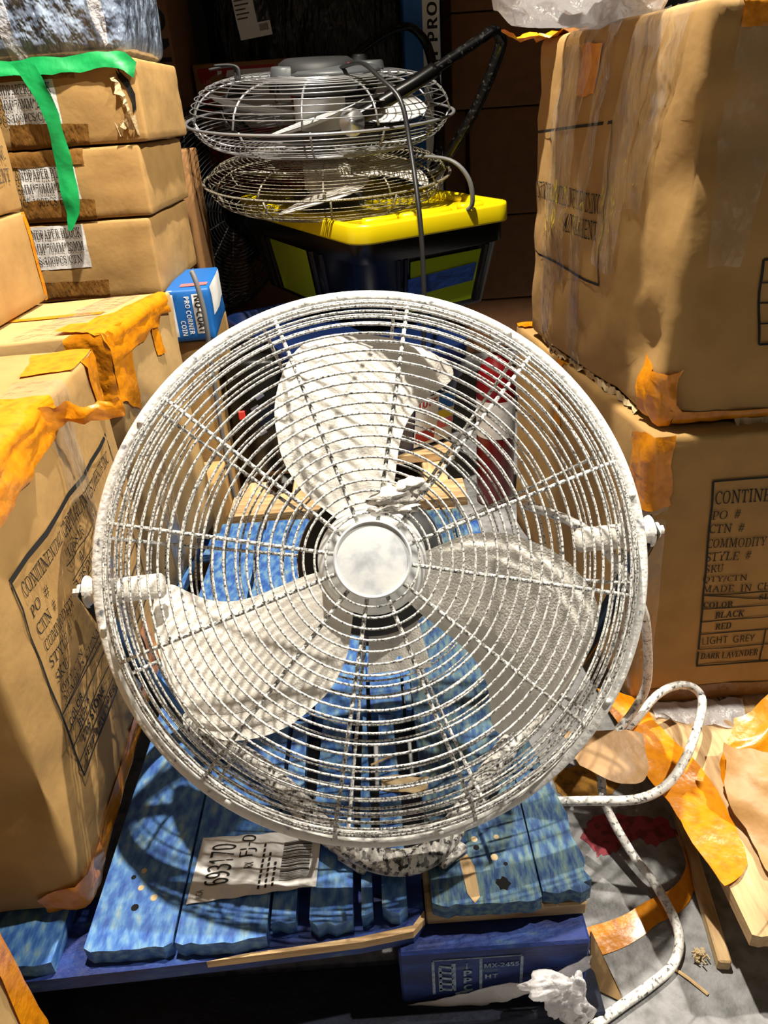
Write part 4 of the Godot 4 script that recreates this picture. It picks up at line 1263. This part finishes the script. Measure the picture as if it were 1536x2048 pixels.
func totes():
	var C0 := Vector3(-0.02, 0.65, -1.908)
	var a := Vector3(0.435, 0.005, -0.252).normalized()
	var b := Vector3(-0.452, 0.030, -0.622).normalized()
	var n := b.cross(a).normalized() * -1.0
	if n.y < 0: n = -n
	b = (b - a * a.dot(b)).normalized()
	var hx := 0.252
	var hz := 0.385
	# local: x along a (short, right-front edge), z = -b, so that +z faces the camera
	var xf := Transform3D(Basis(a, n, -b), C0 + a * hx + b * hz)
	var t := make_tote("storage_tote", "black and lime storage tote with yellow lid carrying two fans", xf, hx, hz, 0.225, M.tote_black, M.yellow_lid)
	# lime panels on the two faces towards the camera
	var side := func(face: int, x: float, y: float, off: float) -> Vector3:      # x along the face (-1..1), y from lid down
		var k := clampf((y - 0.055) / (0.213 - 0.055), 0, 1)
		var bx_ := hx * lerpf(0.92, 0.82, k)
		var bz_ := hz * lerpf(0.945, 0.87, k)
		if face == 0: return xf * Vector3(x * bx_, -y, bz_ + off)
		return xf * Vector3(-bx_ - off, -y, x * bz_)
	var st: SurfaceTool
	for q in [[0, -0.36, 0.66, 0.065, 0.205], [1, -0.52, 0.16, 0.058, 0.21]]:
		st = S()
		patch(st, 8, 8, func(u, v): return side.call(q[0], lerpf(q[1], q[2], u), lerpf(q[4], q[3], v), 0.003))
		obj("lime_panel", st, M.lime_panel, t, "lime green panel")
	for q in [[1, -0.72], [1, -0.60], [1, 0.20], [1, 0.36], [0, -0.54], [0, -0.45], [0, 0.72]]:
		st = S()
		patch(st, 6, 6, func(u, v): return side.call(q[0], q[1] + u * 0.06, lerpf(0.213, 0.056, v), 0.008 * sin(u * PI)))
		obj("tote_rib", st, M.tote_black, t)
	st = S()
	patch(st, 10, 4, func(u, v): return side.call(0, lerpf(-0.42, 0.62, u) - (0.05 * (0.5 - absf(v - 0.5)) if u < 0.05 else 0.0), lerpf(0.160, 0.110, v) - 0.01 * u, 0.0062))
	obj("blue_tape", st, M.blue_tape, t, "strip of blue masking tape")
	# lid details: raised locating ribs
	for q in [[0.0, 0.82, 0.16, 0.03], [0.62, 0.80, 0.08, 0.03], [-0.55, 0.8, 0.1, 0.03], [0.8, 0.3, 0.03, 0.16]]:
		st = S()
		bx(st, xf * Vector3(q[0] * hx, 0.040, q[1] * hz), Vector3(q[2], 0.018, q[3]), xf.basis, 0.006)
		obj("lid_rib", st, M.yellow_lid, t)
	# dark blue tote below
	var xb := Transform3D(Basis(a, n, -b), Vector3(-0.115, 0.362, -1.65) + a * 0.22 + b * 0.33)
	var t2 := make_tote("storage_tote", "dark blue storage tote under the yellow-lidded one, seen through the fan", xb, 0.22, 0.33, 0.245, M.tote_blue, M.tote_blue)
	st = S()
	var lb := func(x0, x1, y0, y1, o): return func(u, v): return xb * Vector3(lerpf(x0, x1, u), lerpf(y0, y1, v), 0.3205 + 0.14 * lerpf(y0, y1, v) + o)
	patch(st, 4, 4, lb.call(0.045, 0.17, -0.228, -0.083, 0.001))
	var lm := obj("tote_label", st, M.print_white, t2, "white product label on the blue tote")
	var q2 := [[M.print_red, 0.049, 0.110, -0.218, -0.182], [M.print_yellow, 0.118, 0.168, -0.160, -0.135], [M.print_pink, 0.118, 0.168, -0.19, -0.163], [M.carton_blue, 0.118, 0.168, -0.132, -0.086]]
	for k in q2:
		st = S()
		patch(st, 2, 2, lb.call(k[1], k[2], k[3], k[4], 0.002))
		obj("label_block", st, k[0], lm).position = Vector3.ZERO
	st = S()
	text_on(st, "TUFF", "Droid Sans Bold", lb.call(0.050, 0.112, -0.112, -0.090, 0.003))
	obj("label_print", st, M.print_red, lm).position = Vector3.ZERO
	# bare pallet they stand on
	t = thing("pallet", "bare pine pallet under the storage totes behind the blue one", "pallet", Vector3(-0.1, -0.02, -1.9))
	for k in 3:
		st = S(true)
		slab(st, PackedVector2Array([Vector2(-0.365, -1.525 - 0.26 * k), Vector2(0.20, -1.545 - 0.26 * k), Vector2(0.20, -1.645 - 0.26 * k), Vector2(-0.365, -1.625 - 0.26 * k)]), 0.108, 0.130)
		obj("deck_plank", st, M.pine, t)
	for x in [-0.33, -0.20, 0.14]:
		st = S(true)
		bx(st, Vector3(x, 0.043, -1.86), Vector3(0.06, 0.126, 0.64), Basis.IDENTITY, 0.003)
		obj("stringer", st, M.pine_long, t)
	# fire extinguisher standing to the right of the totes
	t = thing("fire_extinguisher", "red fire extinguisher standing beside the totes", "extinguisher", Vector3(0.308, -0.02, -1.80))
	st = S()
	var turn := Basis(Vector3.RIGHT, -PI / 2)
	lathe(st, [Vector2(0.0, 0.0), Vector2(0.046, 0.0), Vector2(0.05, 0.008), Vector2(0.05, 0.33), Vector2(0.047, 0.36), Vector2(0.036, 0.39), Vector2(0.018, 0.405), Vector2(0.015, 0.42), Vector2(0.0, 0.42)], 32, Transform3D(turn, Vector3(0.308, -0.02, -1.80)))
	obj("cylinder_body", st, M.extinguisher_red, t)
	st = S()
	lathe(st, [Vector2(0.0506, 0.20), Vector2(0.0506, 0.30)], 32, Transform3D(turn, Vector3(0.308, -0.02, -1.80)))
	obj("paper_band", st, M.paper, t)
	st = S()
	lathe(st, [Vector2(0.013, 0.415), Vector2(0.013, 0.45), Vector2(0.0, 0.455)], 16, Transform3D(turn, Vector3(0.308, -0.02, -1.80)))
	bx(st, Vector3(0.328, 0.425, -1.79), Vector3(0.085, 0.008, 0.018), Basis(Vector3.BACK, 0.25), 0.002)
	bx(st, Vector3(0.328, 0.405, -1.79), Vector3(0.08, 0.008, 0.018), Basis(Vector3.BACK, 0.0), 0.002)
	obj("valve_handle", st, M.metal, t)

func back_fans():
	var up := Vector3(0.02, 0.99, 0.10).normalized()
	var xx := Vector3(0.97, 0.0, -0.24).normalized()
	xx = (xx - up * xx.dot(up)).normalized()
	# lying face down: the air outlet (+z) points at the floor
	var s := 1.15
	var b := Basis(xx, up.cross(xx) * -1.0, -up).orthonormalized()
	if b.determinant() < 0: b = Basis(-b.x, b.y, b.z)
	var top := Transform3D(b.scaled_local(Vector3(s, s, s * 0.80)), Vector3(-0.10, 0.938, -2.36))
	var f := make_fan("drum_fan", "upper steel drum fan lying face down with black handle", top, M.steel_wire, M.steel_wire, M.blade_grey, M.blade_grey, 20.0, "drum fans lying on the tote")
	# the rim of these is a single thick wire, so the band is slimmed by the wire colour; motor cover with feet on the back
	var bk := func(x, y, z): return Vector3(x, y, z)
	var st := S()
	lathe(st, [Vector2(0.0, -0.136), Vector2(0.085, -0.134), Vector2(0.115, -0.124), Vector2(0.122, -0.112), Vector2(0.0, -0.112)], 48, Transform3D(Basis.IDENTITY, Vector3(0.03, 0.0, 0.0)))
	for q in [[Vector2(0.140, -0.05), 0.036, -0.134], [Vector2(-0.085, 0.03), 0.030, -0.136], [Vector2(0.12, -0.065), 0.018, -0.150]]:
		lathe(st, [Vector2(0.0, q[2]), Vector2(q[1] * 0.9, q[2]), Vector2(q[1], q[2] + 0.005), Vector2(q[1] * 1.08, -0.112)], 24, Transform3D(Basis.IDENTITY, Vector3(q[0].x, q[0].y, 0)))
	local_part("motor_cover", st, M.plastic_grey, f)
	st = S()
	bx(st, Vector3(0.04, 0.045, -0.1372), Vector3(0.095, 0.045, 0.002), Basis(Vector3.BACK, 0.1))
	local_part("warning_sticker", st, M.sticker_red, f, "red warning sticker on the motor cover")
	var inv := top.affine_inverse()
	st = S()
	tube(st, smooth_path([Vector3(-0.30, 1.03, -2.20), Vector3(-0.30, 1.058, -2.20), Vector3(-0.315, 1.063, -2.20), Vector3(-0.365, 1.058, -2.20)].map(func(p): return inv * p), 6), 0.0035, 8)
	tube(st, smooth_path([Vector3(-0.29, 1.03, -2.19), Vector3(-0.29, 1.056, -2.19), Vector3(-0.31, 1.065, -2.195), Vector3(-0.35, 1.066, -2.20)].map(func(p): return inv * p), 6), 0.0035, 8)
	local_part("cord_hook", st, M.motor_grey, f)
	# stand swung up: flat arms to the bends, then the U running away and down
	var H := [Vector3(-0.01, 0.924, -2.06), Vector3(0.152, 0.997, -2.105), Vector3(0.322, 1.082, -2.165), Vector3(0.352, 1.098, -2.185), Vector3(0.375, 1.090, -2.215), Vector3(0.385, 1.060, -2.26), Vector3(0.335, 0.935, -2.32), Vector3(0.262, 0.82, -2.36), Vector3(0.22, 0.765, -2.42), Vector3(0.21, 0.75, -2.5), Vector3(0.25, 0.80, -2.62), Vector3(0.275, 0.95, -2.80), Vector3(0.262, 1.08, -2.88), Vector3(0.233, 1.146, -2.90), Vector3(0.169, 1.175, -2.90), Vector3(0.03, 1.115, -2.84), Vector3(-0.15, 0.99, -2.72)]
	st = S()
	var tp := smooth_path(H.slice(1).map(func(p): return inv * p), 6)
	tube(st, tp, 0.0135, 12)
	local_part("stand_tube", st, M.handle_black, f)
	st = S()
	tube(st, smooth_path([H[0], H[0].lerp(H[1], 0.4), H[0].lerp(H[1], 0.7), H[1], H[1].lerp(H[2], 0.3)].map(func(p): return inv * p), 4), 0.0185, 10, false, 0.95)
	local_part("stand_arm", st, M.black_metal, f)
	st = S()
	lathe(st, [Vector2(0.0, 0.012), Vector2(0.007, 0.011), Vector2(0.009, 0.004), Vector2(0.03, 0.0), Vector2(0.032, -0.006)], 24, Transform3D(inv.basis * Basis(Vector3.RIGHT, 0.0), inv * Vector3(-0.012, 0.92, -2.038)))
	local_part("pivot_bolt", st, M.metal, f)
	st = S()
	tube(st, smooth_path([Vector3(-0.03, 1.045, -2.25), Vector3(0.02, 1.045, -2.1), Vector3(0.06, 1.01, -2.01), Vector3(0.104, 0.96, -1.955), Vector3(0.12, 0.867, -1.916), Vector3(0.131, 0.713, -1.831), Vector3(0.132, 0.549, -1.80), Vector3(0.125, 0.40, -1.80), Vector3(0.12, 0.25, -1.83)].map(func(p): return inv * p), 6), 0.0052, 8)
	local_part("power_cord", st, M.dark_cord, f)
	var low := Transform3D(Basis(xx, up.cross(xx), up).orthonormalized(), Vector3(-0.095, 0.788, -2.34))
	if low.basis.determinant() < 0: low.basis.y = -low.basis.y
	low.basis = low.basis.scaled_local(Vector3(s * 0.945, s * 0.945, 0.70))
	var g := make_fan("drum_fan", "lower dusty drum fan lying on the yellow tote lid", low, M.tan_wire, M.tan_wire, M.blade_white, M.blade_white, 50.0, "drum fans lying on the tote")
	var il := low.affine_inverse()
	st = S()
	tube(st, smooth_path([Vector3(0.15, 0.83, -2.15), Vector3(0.23, 0.82, -2.08), Vector3(0.275, 0.775, -2.06), Vector3(0.285, 0.71, -2.07), Vector3(0.255, 0.69, -2.10)].map(func(p): return il * p), 6), 0.006, 8)
	local_part("power_cord", st, M.grey_cord, g)
	# a third fan stands on edge in the dark behind the sandpaper
	var bb := Basis(Vector3.UP, 0.9)
	var back := make_fan("drum_fan", "dark drum fan standing on edge behind the sandpaper cartons", Transform3D(bb, Vector3(-0.50, 0.66, -2.74)), M.motor_grey, M.black_metal, M.black_metal, M.black_metal, 10.0)
	st = S()
	bx(st, Vector3(0, -0.42, -0.05), Vector3(0.5, 0.04, 0.2), Basis.IDENTITY, 0.01)
	bx(st, Vector3(0, -0.56, -0.05), Vector3(0.06, 0.26, 0.06), Basis.IDENTITY, 0.01)
	bx(st, Vector3(0, -0.67, -0.05), Vector3(0.5, 0.02, 0.3), Basis.IDENTITY, 0.01)
	local_part("fan_stand", st, M.black_metal, back)

func plain_carton(called: String, label: String, O: Vector3, w: float, hh: float, d: float, m: Material, seed_: int, turn := 0.0, group := "") -> Array:
	var c := carton(O, w, hh, d, -1, Vector3(sin(turn), 0, -cos(turn)), seed_)
	var t := thing(called, label, "box", c.o - c.ey * c.h.y, group)
	return [c, t, obj("carton_body", carton_shape(c, 8), m, t)]

func backdrop():
	# small blue carton with a brown one under it, left of the totes
	var k := plain_carton("corner_bead_carton", "small blue and white drywall carton propped left of the totes", Vector3(-0.449, 0.5075, -1.675), 0.096, 0.116, 0.26, M.carton_blue, 160, -0.08)
	var c: Carton = k[0]
	c.o.y += 0.001
	var body: Node3D = k[2]
	var st := S()
	area(st, c, "front", 0.0, 0.0, 0.016, 0.116, 0.0006)
	area(st, c, "front", 0.057, 0.016, 0.080, 0.104, 0.0006)
	area(st, c, "right", 0.02, 0.05, 0.24, 0.112, 0.0006)
	obj("white_panel", st, M.print_white, body)
	st = S()
	area(st, c, "top", 0.03, 0.03, 0.09, 0.06, 0.0006)
	obj("pink_panel", st, M.print_pink, body)
	var turned := func(x0: float, x1: float, y0: float, y1: float, o: float): return func(u, v): return c.at(c.face("front", lerpf(x0, x1, v), lerpf(y0, y1, u)), o)
	st = S()
	text_on(st, "NO-COAT", "Droid Sans Bold", turned.call(0.062, 0.077, 0.101, 0.019, 0.0014))
	obj("brand_print", st, M.ink, body)
	st = S()
	text_on(st, "PRO CORNER", "Droid Sans Bold", turned.call(0.040, 0.051, 0.100, 0.016, 0.0012))
	text_on(st, "COIN", "Droid Sans Bold", turned.call(0.024, 0.035, 0.048, 0.014, 0.0012))
	obj("product_print", st, M.print_white, body)
	plain_carton("shipping_carton", "small brown carton under the blue drywall carton", Vector3(-0.452, -0.02, -1.69), 0.072, 0.525, 0.30, M.card, 161)
	st = S()
	tube(st, smooth_path([Vector3(-0.376, 0.665, -1.655), Vector3(-0.368, 0.640, -1.645), Vector3(-0.362, 0.59, -1.64), Vector3(-0.362, 0.54, -1.64), Vector3(-0.366, 0.48, -1.645), Vector3(-0.372, 0.30, -1.65), Vector3(-0.372, 0.10, -1.66), Vector3(-0.37, -0.012, -1.66)], 6), 0.0058, 8)
	tag(obj("cable", st, M.grey_cord), "grey cable hanging in front of the small blue carton", "cable")
	# clutter in the gap under the totes' left side
	plain_carton("shipping_carton", "small tan carton in the gap left of the tote pallet", Vector3(-0.445, -0.02, -1.50), 0.075, 0.255, 0.12, M.card_pale, 162)
	tool_case()
	# cartons at the back left
	k = plain_carton("shipping_carton", "tall dark brown carton with large lettering at the back left", Vector3(-1.05, -0.02, -2.86), 0.47, 1.75, 0.4, M.card_brown, 163)
	c = k[0]
	st = S()
	var up := func(x0: float, x1: float, y0: float, y1: float): return func(u, v): return c.at(c.face("front", lerpf(x1, x0, v), lerpf(y0, y1, u)), 0.001)
	text_on(st, "NO", "Droid Sans Bold", up.call(0.38, 0.46, 1.14, 1.29))
	text_on(st, "STAINLESS", "Droid Sans Bold", up.call(0.345, 0.36, 1.12, 1.31))
	obj("carton_print", st, M.ink, k[2])
	k = plain_carton("towel_dispenser_carton", "red printed dispenser carton behind the stacked fans", Vector3(-0.565, -0.02, -3.06), 0.435, 1.14, 0.3, M.card_old, 164)
	c = k[0]
	st = S()
	area(st, c, "front", 0.015, 0.70, 0.42, 1.125, 0.0006)
	obj("red_panel", st, M.print_red, k[2])
	st = S()
	area(st, c, "front", 0.085, 0.93, 0.335, 1.115, 0.0012)
	obj("white_panel", st, M.paper, k[2])
	st = S()
	write(st, c, "front", "Lever", 0.032, 1.075, 0.048, 0.018, "Droid Sans Bold", 0.0014)
	write(st, c, "front", "Towel", 0.032, 1.045, 0.048, 0.018, "Droid Sans Bold", 0.0014)
	obj("carton_print", st, M.print_pink, k[2])
	st = S()
	area(st, c, "front", 0.10, 1.09, 0.26, 1.094, 0.0018)
	area(st, c, "front", 0.26, 1.03, 0.31, 1.10, 0.0018)
	area(st, c, "front", 0.11, 1.03, 0.20, 1.07, 0.0018)
	obj("picture_print", st, M.ink_grey, k[2])
	# burlap sack on a carton beside the sandpaper
	plain_carton("shipping_carton", "brown carton under the burlap sack behind the sandpaper", Vector3(-0.80, -0.02, -2.25), 0.33, 0.90, 0.16, M.card_old, 165)
	var t := thing("burlap_sack", "crumpled brown burlap sack behind the sandpaper cartons", "sack", Vector3(-0.6, 0.885, -2.3))
	st = S()
	var nz := fast(166, 6.0, 4)
	patch(st, 30, 16, func(u, v):
		var d := Vector3(cos(u * TAU) * sin(v * PI), cos(v * PI), sin(u * TAU) * sin(v * PI))
		return Vector3(-0.65, 0.945, -2.33) + d * Vector3(0.16, 0.075, 0.10) * (1.0 + 0.4 * nz.get_noise_3dv(d * 0.2)))
	obj("sack_cloth", st, M.burlap, t)
	# black film-wrapped stack at the back, with a product label
	var p := carton(Vector3(-0.55, -0.02, -3.38), 0.86, 1.86, 0.36, -1, Vector3(0, 0, -1), 167)
	p.amp = 0.02
	p.r = 0.04
	t = thing("wrapped_stack", "tall stack wrapped in black plastic at the back", "wrapped goods", p.o - p.ey * p.h.y)
	obj("black_film", carton_shape(p, 24), M.black_plastic, t)
	t = thing("hang_label", "white product label on black backing hanging over the red carton", "label", Vector3(-0.33, 1.2, -3.04))
	st = S(true)
	var lx := Transform3D(Basis(Vector3.BACK, 0.11), Vector3(-0.335, 1.285, -3.04))
	bx(st, lx * Vector3(0, 0.05, -0.003), Vector3(0.115, 0.30, 0.004), lx.basis)
	obj("label_backing", st, M.black_plastic, t)
	st = S(true)
	bx(st, lx * Vector3(-0.022, 0.03, 0), Vector3(0.07, 0.20, 0.002), lx.basis)
	bx(st, lx * Vector3(0.0, -0.08, 0), Vector3(0.112, 0.042, 0.0022), lx.basis)
	obj("label_paper", st, M.paper, t)
	st = S(true)
	var rg := RandomNumberGenerator.new()
	rg.seed = 168
	for i in 11:
		var w := rg.randf_range(0.03, 0.055)
		bx(st, lx * Vector3(-0.052 + w / 2, 0.09 - 0.013 * i, 0.0014), Vector3(w, 0.004, 0.001), lx.basis)
	for i in 9:
		bx(st, lx * Vector3(0.018 + 0.0035 * i, -0.075, 0.0014), Vector3(0.0018, 0.02, 0.001), lx.basis)
	obj("label_print", st, M.ink_grey, t)
	# tall blue and white product box
	k = plain_carton("tall_product_box", "tall blue and white boxed product standing right of the black stack", Vector3(0.180, -0.02, -2.98), 0.125, 1.62, 0.08, M.carton_blue, 169)
	c = k[0]
	st = S()
	area(st, c, "front", 0.065, 0.0, 0.125, 1.62, 0.0006)
	obj("white_panel", st, M.print_white, k[2])
	st = S()
	text_on(st, "COAT PRO", "Droid Sans Bold", func(u, v): return c.at(c.face("front", 0.115 - v * 0.035, 0.98 + u * 0.285), 0.0014))
	area(st, c, "front", 0.090, 1.30, 0.096, 1.35, 0.0014)
	area(st, c, "front", 0.104, 1.30, 0.110, 1.34, 0.0014)
	obj("product_print", st, M.ink, k[2])
	# brown cartons at the back right, in two courses
	var rows := [[0.36, 1.226, 0.30], [0.36, 0.920, 0.305], [0.426, 0.540, 0.379], [0.396, 0.21, 0.329], [0.396, -0.02, 0.229]]
	var names := ["top brown carton of the dark stack at the back right", "second brown carton down in the dark back right stack", "third brown carton down in the dark back right stack", "fourth brown carton down in the dark back right stack", "bottom brown carton of the dark back right stack"]
	for i in 5:
		plain_carton("stacked_carton", names[i], Vector3(rows[i][0], rows[i][1], -3.15), 0.72, rows[i][2] - 0.002, 0.45, M.card_brown, 170 + i, 0.0, "dark cartons stacked at the back right")
	plain_carton("stacked_carton", "narrow brown carton left of the third carton in the dark stack", Vector3(0.335, 0.54, -3.2), 0.084, 0.377, 0.3, M.card_brown, 178)
	plain_carton("stacked_carton", "tall brown carton supporting the narrow one in the dark stack", Vector3(0.32, -0.02, -3.2), 0.072, 0.558, 0.3, M.card_brown, 179)

func tool_case():
	var t := thing("tool_case", "black plastic tool case with a red latch in the gap left of the totes", "case", Vector3(-0.31, 0.13, -1.78))
	var st := S()
	bx(st, Vector3(-0.300, 0.285, -1.80), Vector3(0.13, 0.30, 0.12), Basis.IDENTITY, 0.012)
	obj("case_body", st, M.tote_black, t)
	st = S()
	tube(st, smooth_path([Vector3(-0.34, 0.435, -1.80), Vector3(-0.335, 0.465, -1.80), Vector3(-0.265, 0.465, -1.80), Vector3(-0.26, 0.435, -1.80)], 6), 0.008, 8)
	obj("handle", st, M.tote_black, t)
	st = S(true)
	bx(st, Vector3(-0.335, 0.30, -1.737), Vector3(0.016, 0.022, 0.008))
	obj("latch", st, M.sticker_red, t, "red latch")
	for q in [Vector3(-0.285, 0.345, -1.738), Vector3(-0.30, 0.315, -1.738), Vector3(-0.29, 0.25, -1.738)]:
		st = S(true)
		bx(st, q, Vector3(0.022, 0.010, 0.004), Basis(Vector3.BACK, 0.5))
		obj("clip", st, M.metal, t)

func floor_litter():
	# long amber tape lying across the bare pallet
	var t := thing("tape_strip", "wide amber tape strip lying across the bare boards below the cord loop", "tape", Vector3(0.37, 0.1, -0.7))
	var st := S()
	ribbon(st, [[Vector3(0.31, 0.135, -0.868), Vector3(0.375, 0.118, -0.862)], [Vector3(0.33, 0.118, -0.81), Vector3(0.39, 0.11, -0.812)], [Vector3(0.335, 0.112, -0.75), Vector3(0.405, 0.106, -0.775)], [Vector3(0.352, 0.110, -0.68), Vector3(0.425, 0.105, -0.715)], [Vector3(0.362, 0.109, -0.62), Vector3(0.430, 0.104, -0.66)], [Vector3(0.378, 0.105, -0.55), Vector3(0.420, 0.104, -0.58)]], 0.006, 201, 14.0)
	obj("tape_film", st, M.amber_tape, t)
	t = thing("paper_scrap", "rounded kraft paper flap stuck to the amber tape by the pallet", "paper", Vector3(0.3, 0.11, -0.74))
	st = S()
	ribbon(st, [[Vector3(0.235, 0.135, -0.79), Vector3(0.25, 0.118, -0.735)], [Vector3(0.28, 0.132, -0.785), Vector3(0.29, 0.112, -0.712)], [Vector3(0.325, 0.13, -0.785), Vector3(0.325, 0.110, -0.706)], [Vector3(0.352, 0.128, -0.775), Vector3(0.345, 0.116, -0.725)]], 0.004, 202, 14.0)
	obj("paper_sheet", st, M.amber_back, t)
	t = thing("tape_strip", "curled amber tape with pale backing at the right edge", "tape", Vector3(0.46, 0.1, -0.66))
	st = S()
	ribbon(st, [[Vector3(0.54, 0.20, -0.77), Vector3(0.47, 0.17, -0.76)], [Vector3(0.53, 0.17, -0.72), Vector3(0.445, 0.150, -0.72)], [Vector3(0.51, 0.13, -0.68), Vector3(0.43, 0.118, -0.69)], [Vector3(0.49, 0.112, -0.63), Vector3(0.43, 0.108, -0.64)]], 0.012, 203, 16.0)
	obj("tape_film", st, M.amber_tape, t)
	st = S()
	ribbon(st, [[Vector3(0.44, 0.165, -0.71), Vector3(0.50, 0.155, -0.70)], [Vector3(0.425, 0.14, -0.67), Vector3(0.49, 0.15, -0.66)], [Vector3(0.43, 0.115, -0.62), Vector3(0.49, 0.13, -0.62)], [Vector3(0.44, 0.106, -0.56), Vector3(0.50, 0.108, -0.57)]], 0.010, 204, 16.0)
	obj("tape_backing", st, M.amber_back, t, "pale dusty back of the tape")
	# tape strip curving over the bare floor
	t = thing("tape_strip", "amber tape strip curving over the floor beside the cord", "tape", Vector3(0.33, -0.02, -0.6))
	st = S()
	ribbon(st, [[Vector3(0.225, -0.005, -0.578), Vector3(0.232, -0.018, -0.548)], [Vector3(0.27, -0.008, -0.590), Vector3(0.277, -0.018, -0.560)], [Vector3(0.315, -0.012, -0.612), Vector3(0.325, -0.018, -0.585)], [Vector3(0.362, -0.010, -0.632), Vector3(0.376, -0.017, -0.612)], [Vector3(0.386, 0.002, -0.655), Vector3(0.396, -0.013, -0.650)], [Vector3(0.382, 0.02, -0.69), Vector3(0.392, 0.0, -0.70)]], 0.002, 205, 14.0)
	obj("tape_film", st, M.amber_tape, t)
	t = thing("cardboard_scrap", "folded triangular cardboard scrap at the pallet's right corner", "cardboard", Vector3(0.23, -0.02, -0.51))
	st = S(true)
	sheet(st, 1, 1, func(u, v): return [[Vector3(0.221, 0.035, -0.55), Vector3(0.214, -0.018, -0.512)], [Vector3(0.236, 0.0, -0.52), Vector3(0.248, -0.016, -0.490)]][int(u)][int(v)], Vector3(-0.001, -0.001, -0.001))
	sheet(st, 1, 1, func(u, v): return [[Vector3(0.221, 0.035, -0.55), Vector3(0.236, 0.0, -0.52)], [Vector3(0.232, 0.0, -0.556), Vector3(0.25, -0.016, -0.49)]][int(u)][int(v)], Vector3(-0.001, -0.001, -0.001))
	obj("scrap_sheet", st, M.card_raw, t)
	# wrap snagged on the corner block
	t = thing("plastic_wrap_scrap", "white knot of plastic wrap snagged on the blue corner block", "plastic wrap", Vector3(0.15, -0.02, -0.48))
	st = S()
	ribbon(st, [[Vector3(-0.02, -0.004, -0.497), Vector3(-0.02, -0.012, -0.495)], [Vector3(0.03, 0.012, -0.495), Vector3(0.05, -0.012, -0.492)], [Vector3(0.09, 0.030, -0.493), Vector3(0.10, 0.008, -0.49)], [Vector3(0.14, 0.046, -0.490), Vector3(0.14, 0.026, -0.486)], [Vector3(0.205, 0.075, -0.497), Vector3(0.205, 0.050, -0.497)]], 0.004, 207, 30.0, Vector3(0, 0, -0.0006))
	obj("wrap_tail", st, M.plastic_wrap, t)
	st = S()
	var nz := fast(208, 16.0, 4)
	for q in [[Vector3(0.150, 0.055, -0.478), Vector3(0.026, 0.013, 0.012)], [Vector3(0.168, 0.030, -0.474), Vector3(0.020, 0.026, 0.012)], [Vector3(0.185, 0.005, -0.470), Vector3(0.016, 0.022, 0.011)], [Vector3(0.182, 0.05, -0.474), Vector3(0.010, 0.022, 0.010)]]:
		patch(st, 28, 18, func(u, v):
			var d := Vector3(cos(u * TAU) * sin(v * PI), cos(v * PI), sin(u * TAU) * sin(v * PI))
			return q[0] + d * q[1] * (1.0 + 0.9 * nz.get_noise_3dv(q[0] + d * Vector3(0.03, 0.03, 0.09))))
	obj("wrap_knot", st, M.plastic_wrap, t)
	t = thing("paper_scrap", "torn beige paper strip on the blue pallet under the fan", "paper", Vector3(0.0, 0.14, -0.70))
	st = S()
	ribbon(st, [[Vector3(-0.03, 0.146, -0.715), Vector3(-0.028, 0.142, -0.695)], [Vector3(0.0, 0.144, -0.716), Vector3(0.002, 0.142, -0.69)], [Vector3(0.038, 0.147, -0.708), Vector3(0.030, 0.142, -0.684)]], 0.003, 210, 30.0)
	obj("paper_sheet", st, M.torn, t)
	# splinters
	var n := 0
	for s in [[Vector3(0.318, -0.018, -0.532), Vector3(0.352, -0.018, -0.494), 0.0022, "thin pale wood splinter on the concrete beside the cord"], [Vector3(0.40, -0.012, -0.60), Vector3(0.392, -0.014, -0.64), 0.003, "short wood splinter beside the bare pallet"], [Vector3(0.395, 0.13, -0.49), Vector3(0.415, 0.105, -0.51), 0.0012, "hair-thin splinter sticking up from the bare board end"], [Vector3(-0.043, 0.145, -0.738), Vector3(-0.012, 0.147, -0.750), 0.0018, "pale splinter on the blue planks under the fan"]]:
		st = S(true)
		tube(st, [s[0], s[0].lerp(s[1], 0.5) + Vector3(0.001, 0.001, 0), s[1]], s[2], 5, false, 0.5)
		tag(obj("wood_splinter", st, M.pine_long), s[3], "splinter")
		n += 1
	t = thing("wood_chip", "ragged ball of wood chip on the concrete at lower right", "wood chip", Vector3(0.358, -0.02, -0.54))
	st = S(true)
	var rg := RandomNumberGenerator.new()
	rg.seed = 209
	for i in 26:
		var p := Vector3(0.358, -0.014, -0.540) + Vector3(rg.randfn(0, 0.0045), absf(rg.randfn(0, 0.003)), rg.randfn(0, 0.0045))
		bx(st, p, Vector3(0.007, 0.0016, 0.003), Basis.from_euler(Vector3(rg.randf() * 3, rg.randf() * 6, rg.randf() * 3)))
	obj("chip_shreds", st, M.torn, t)
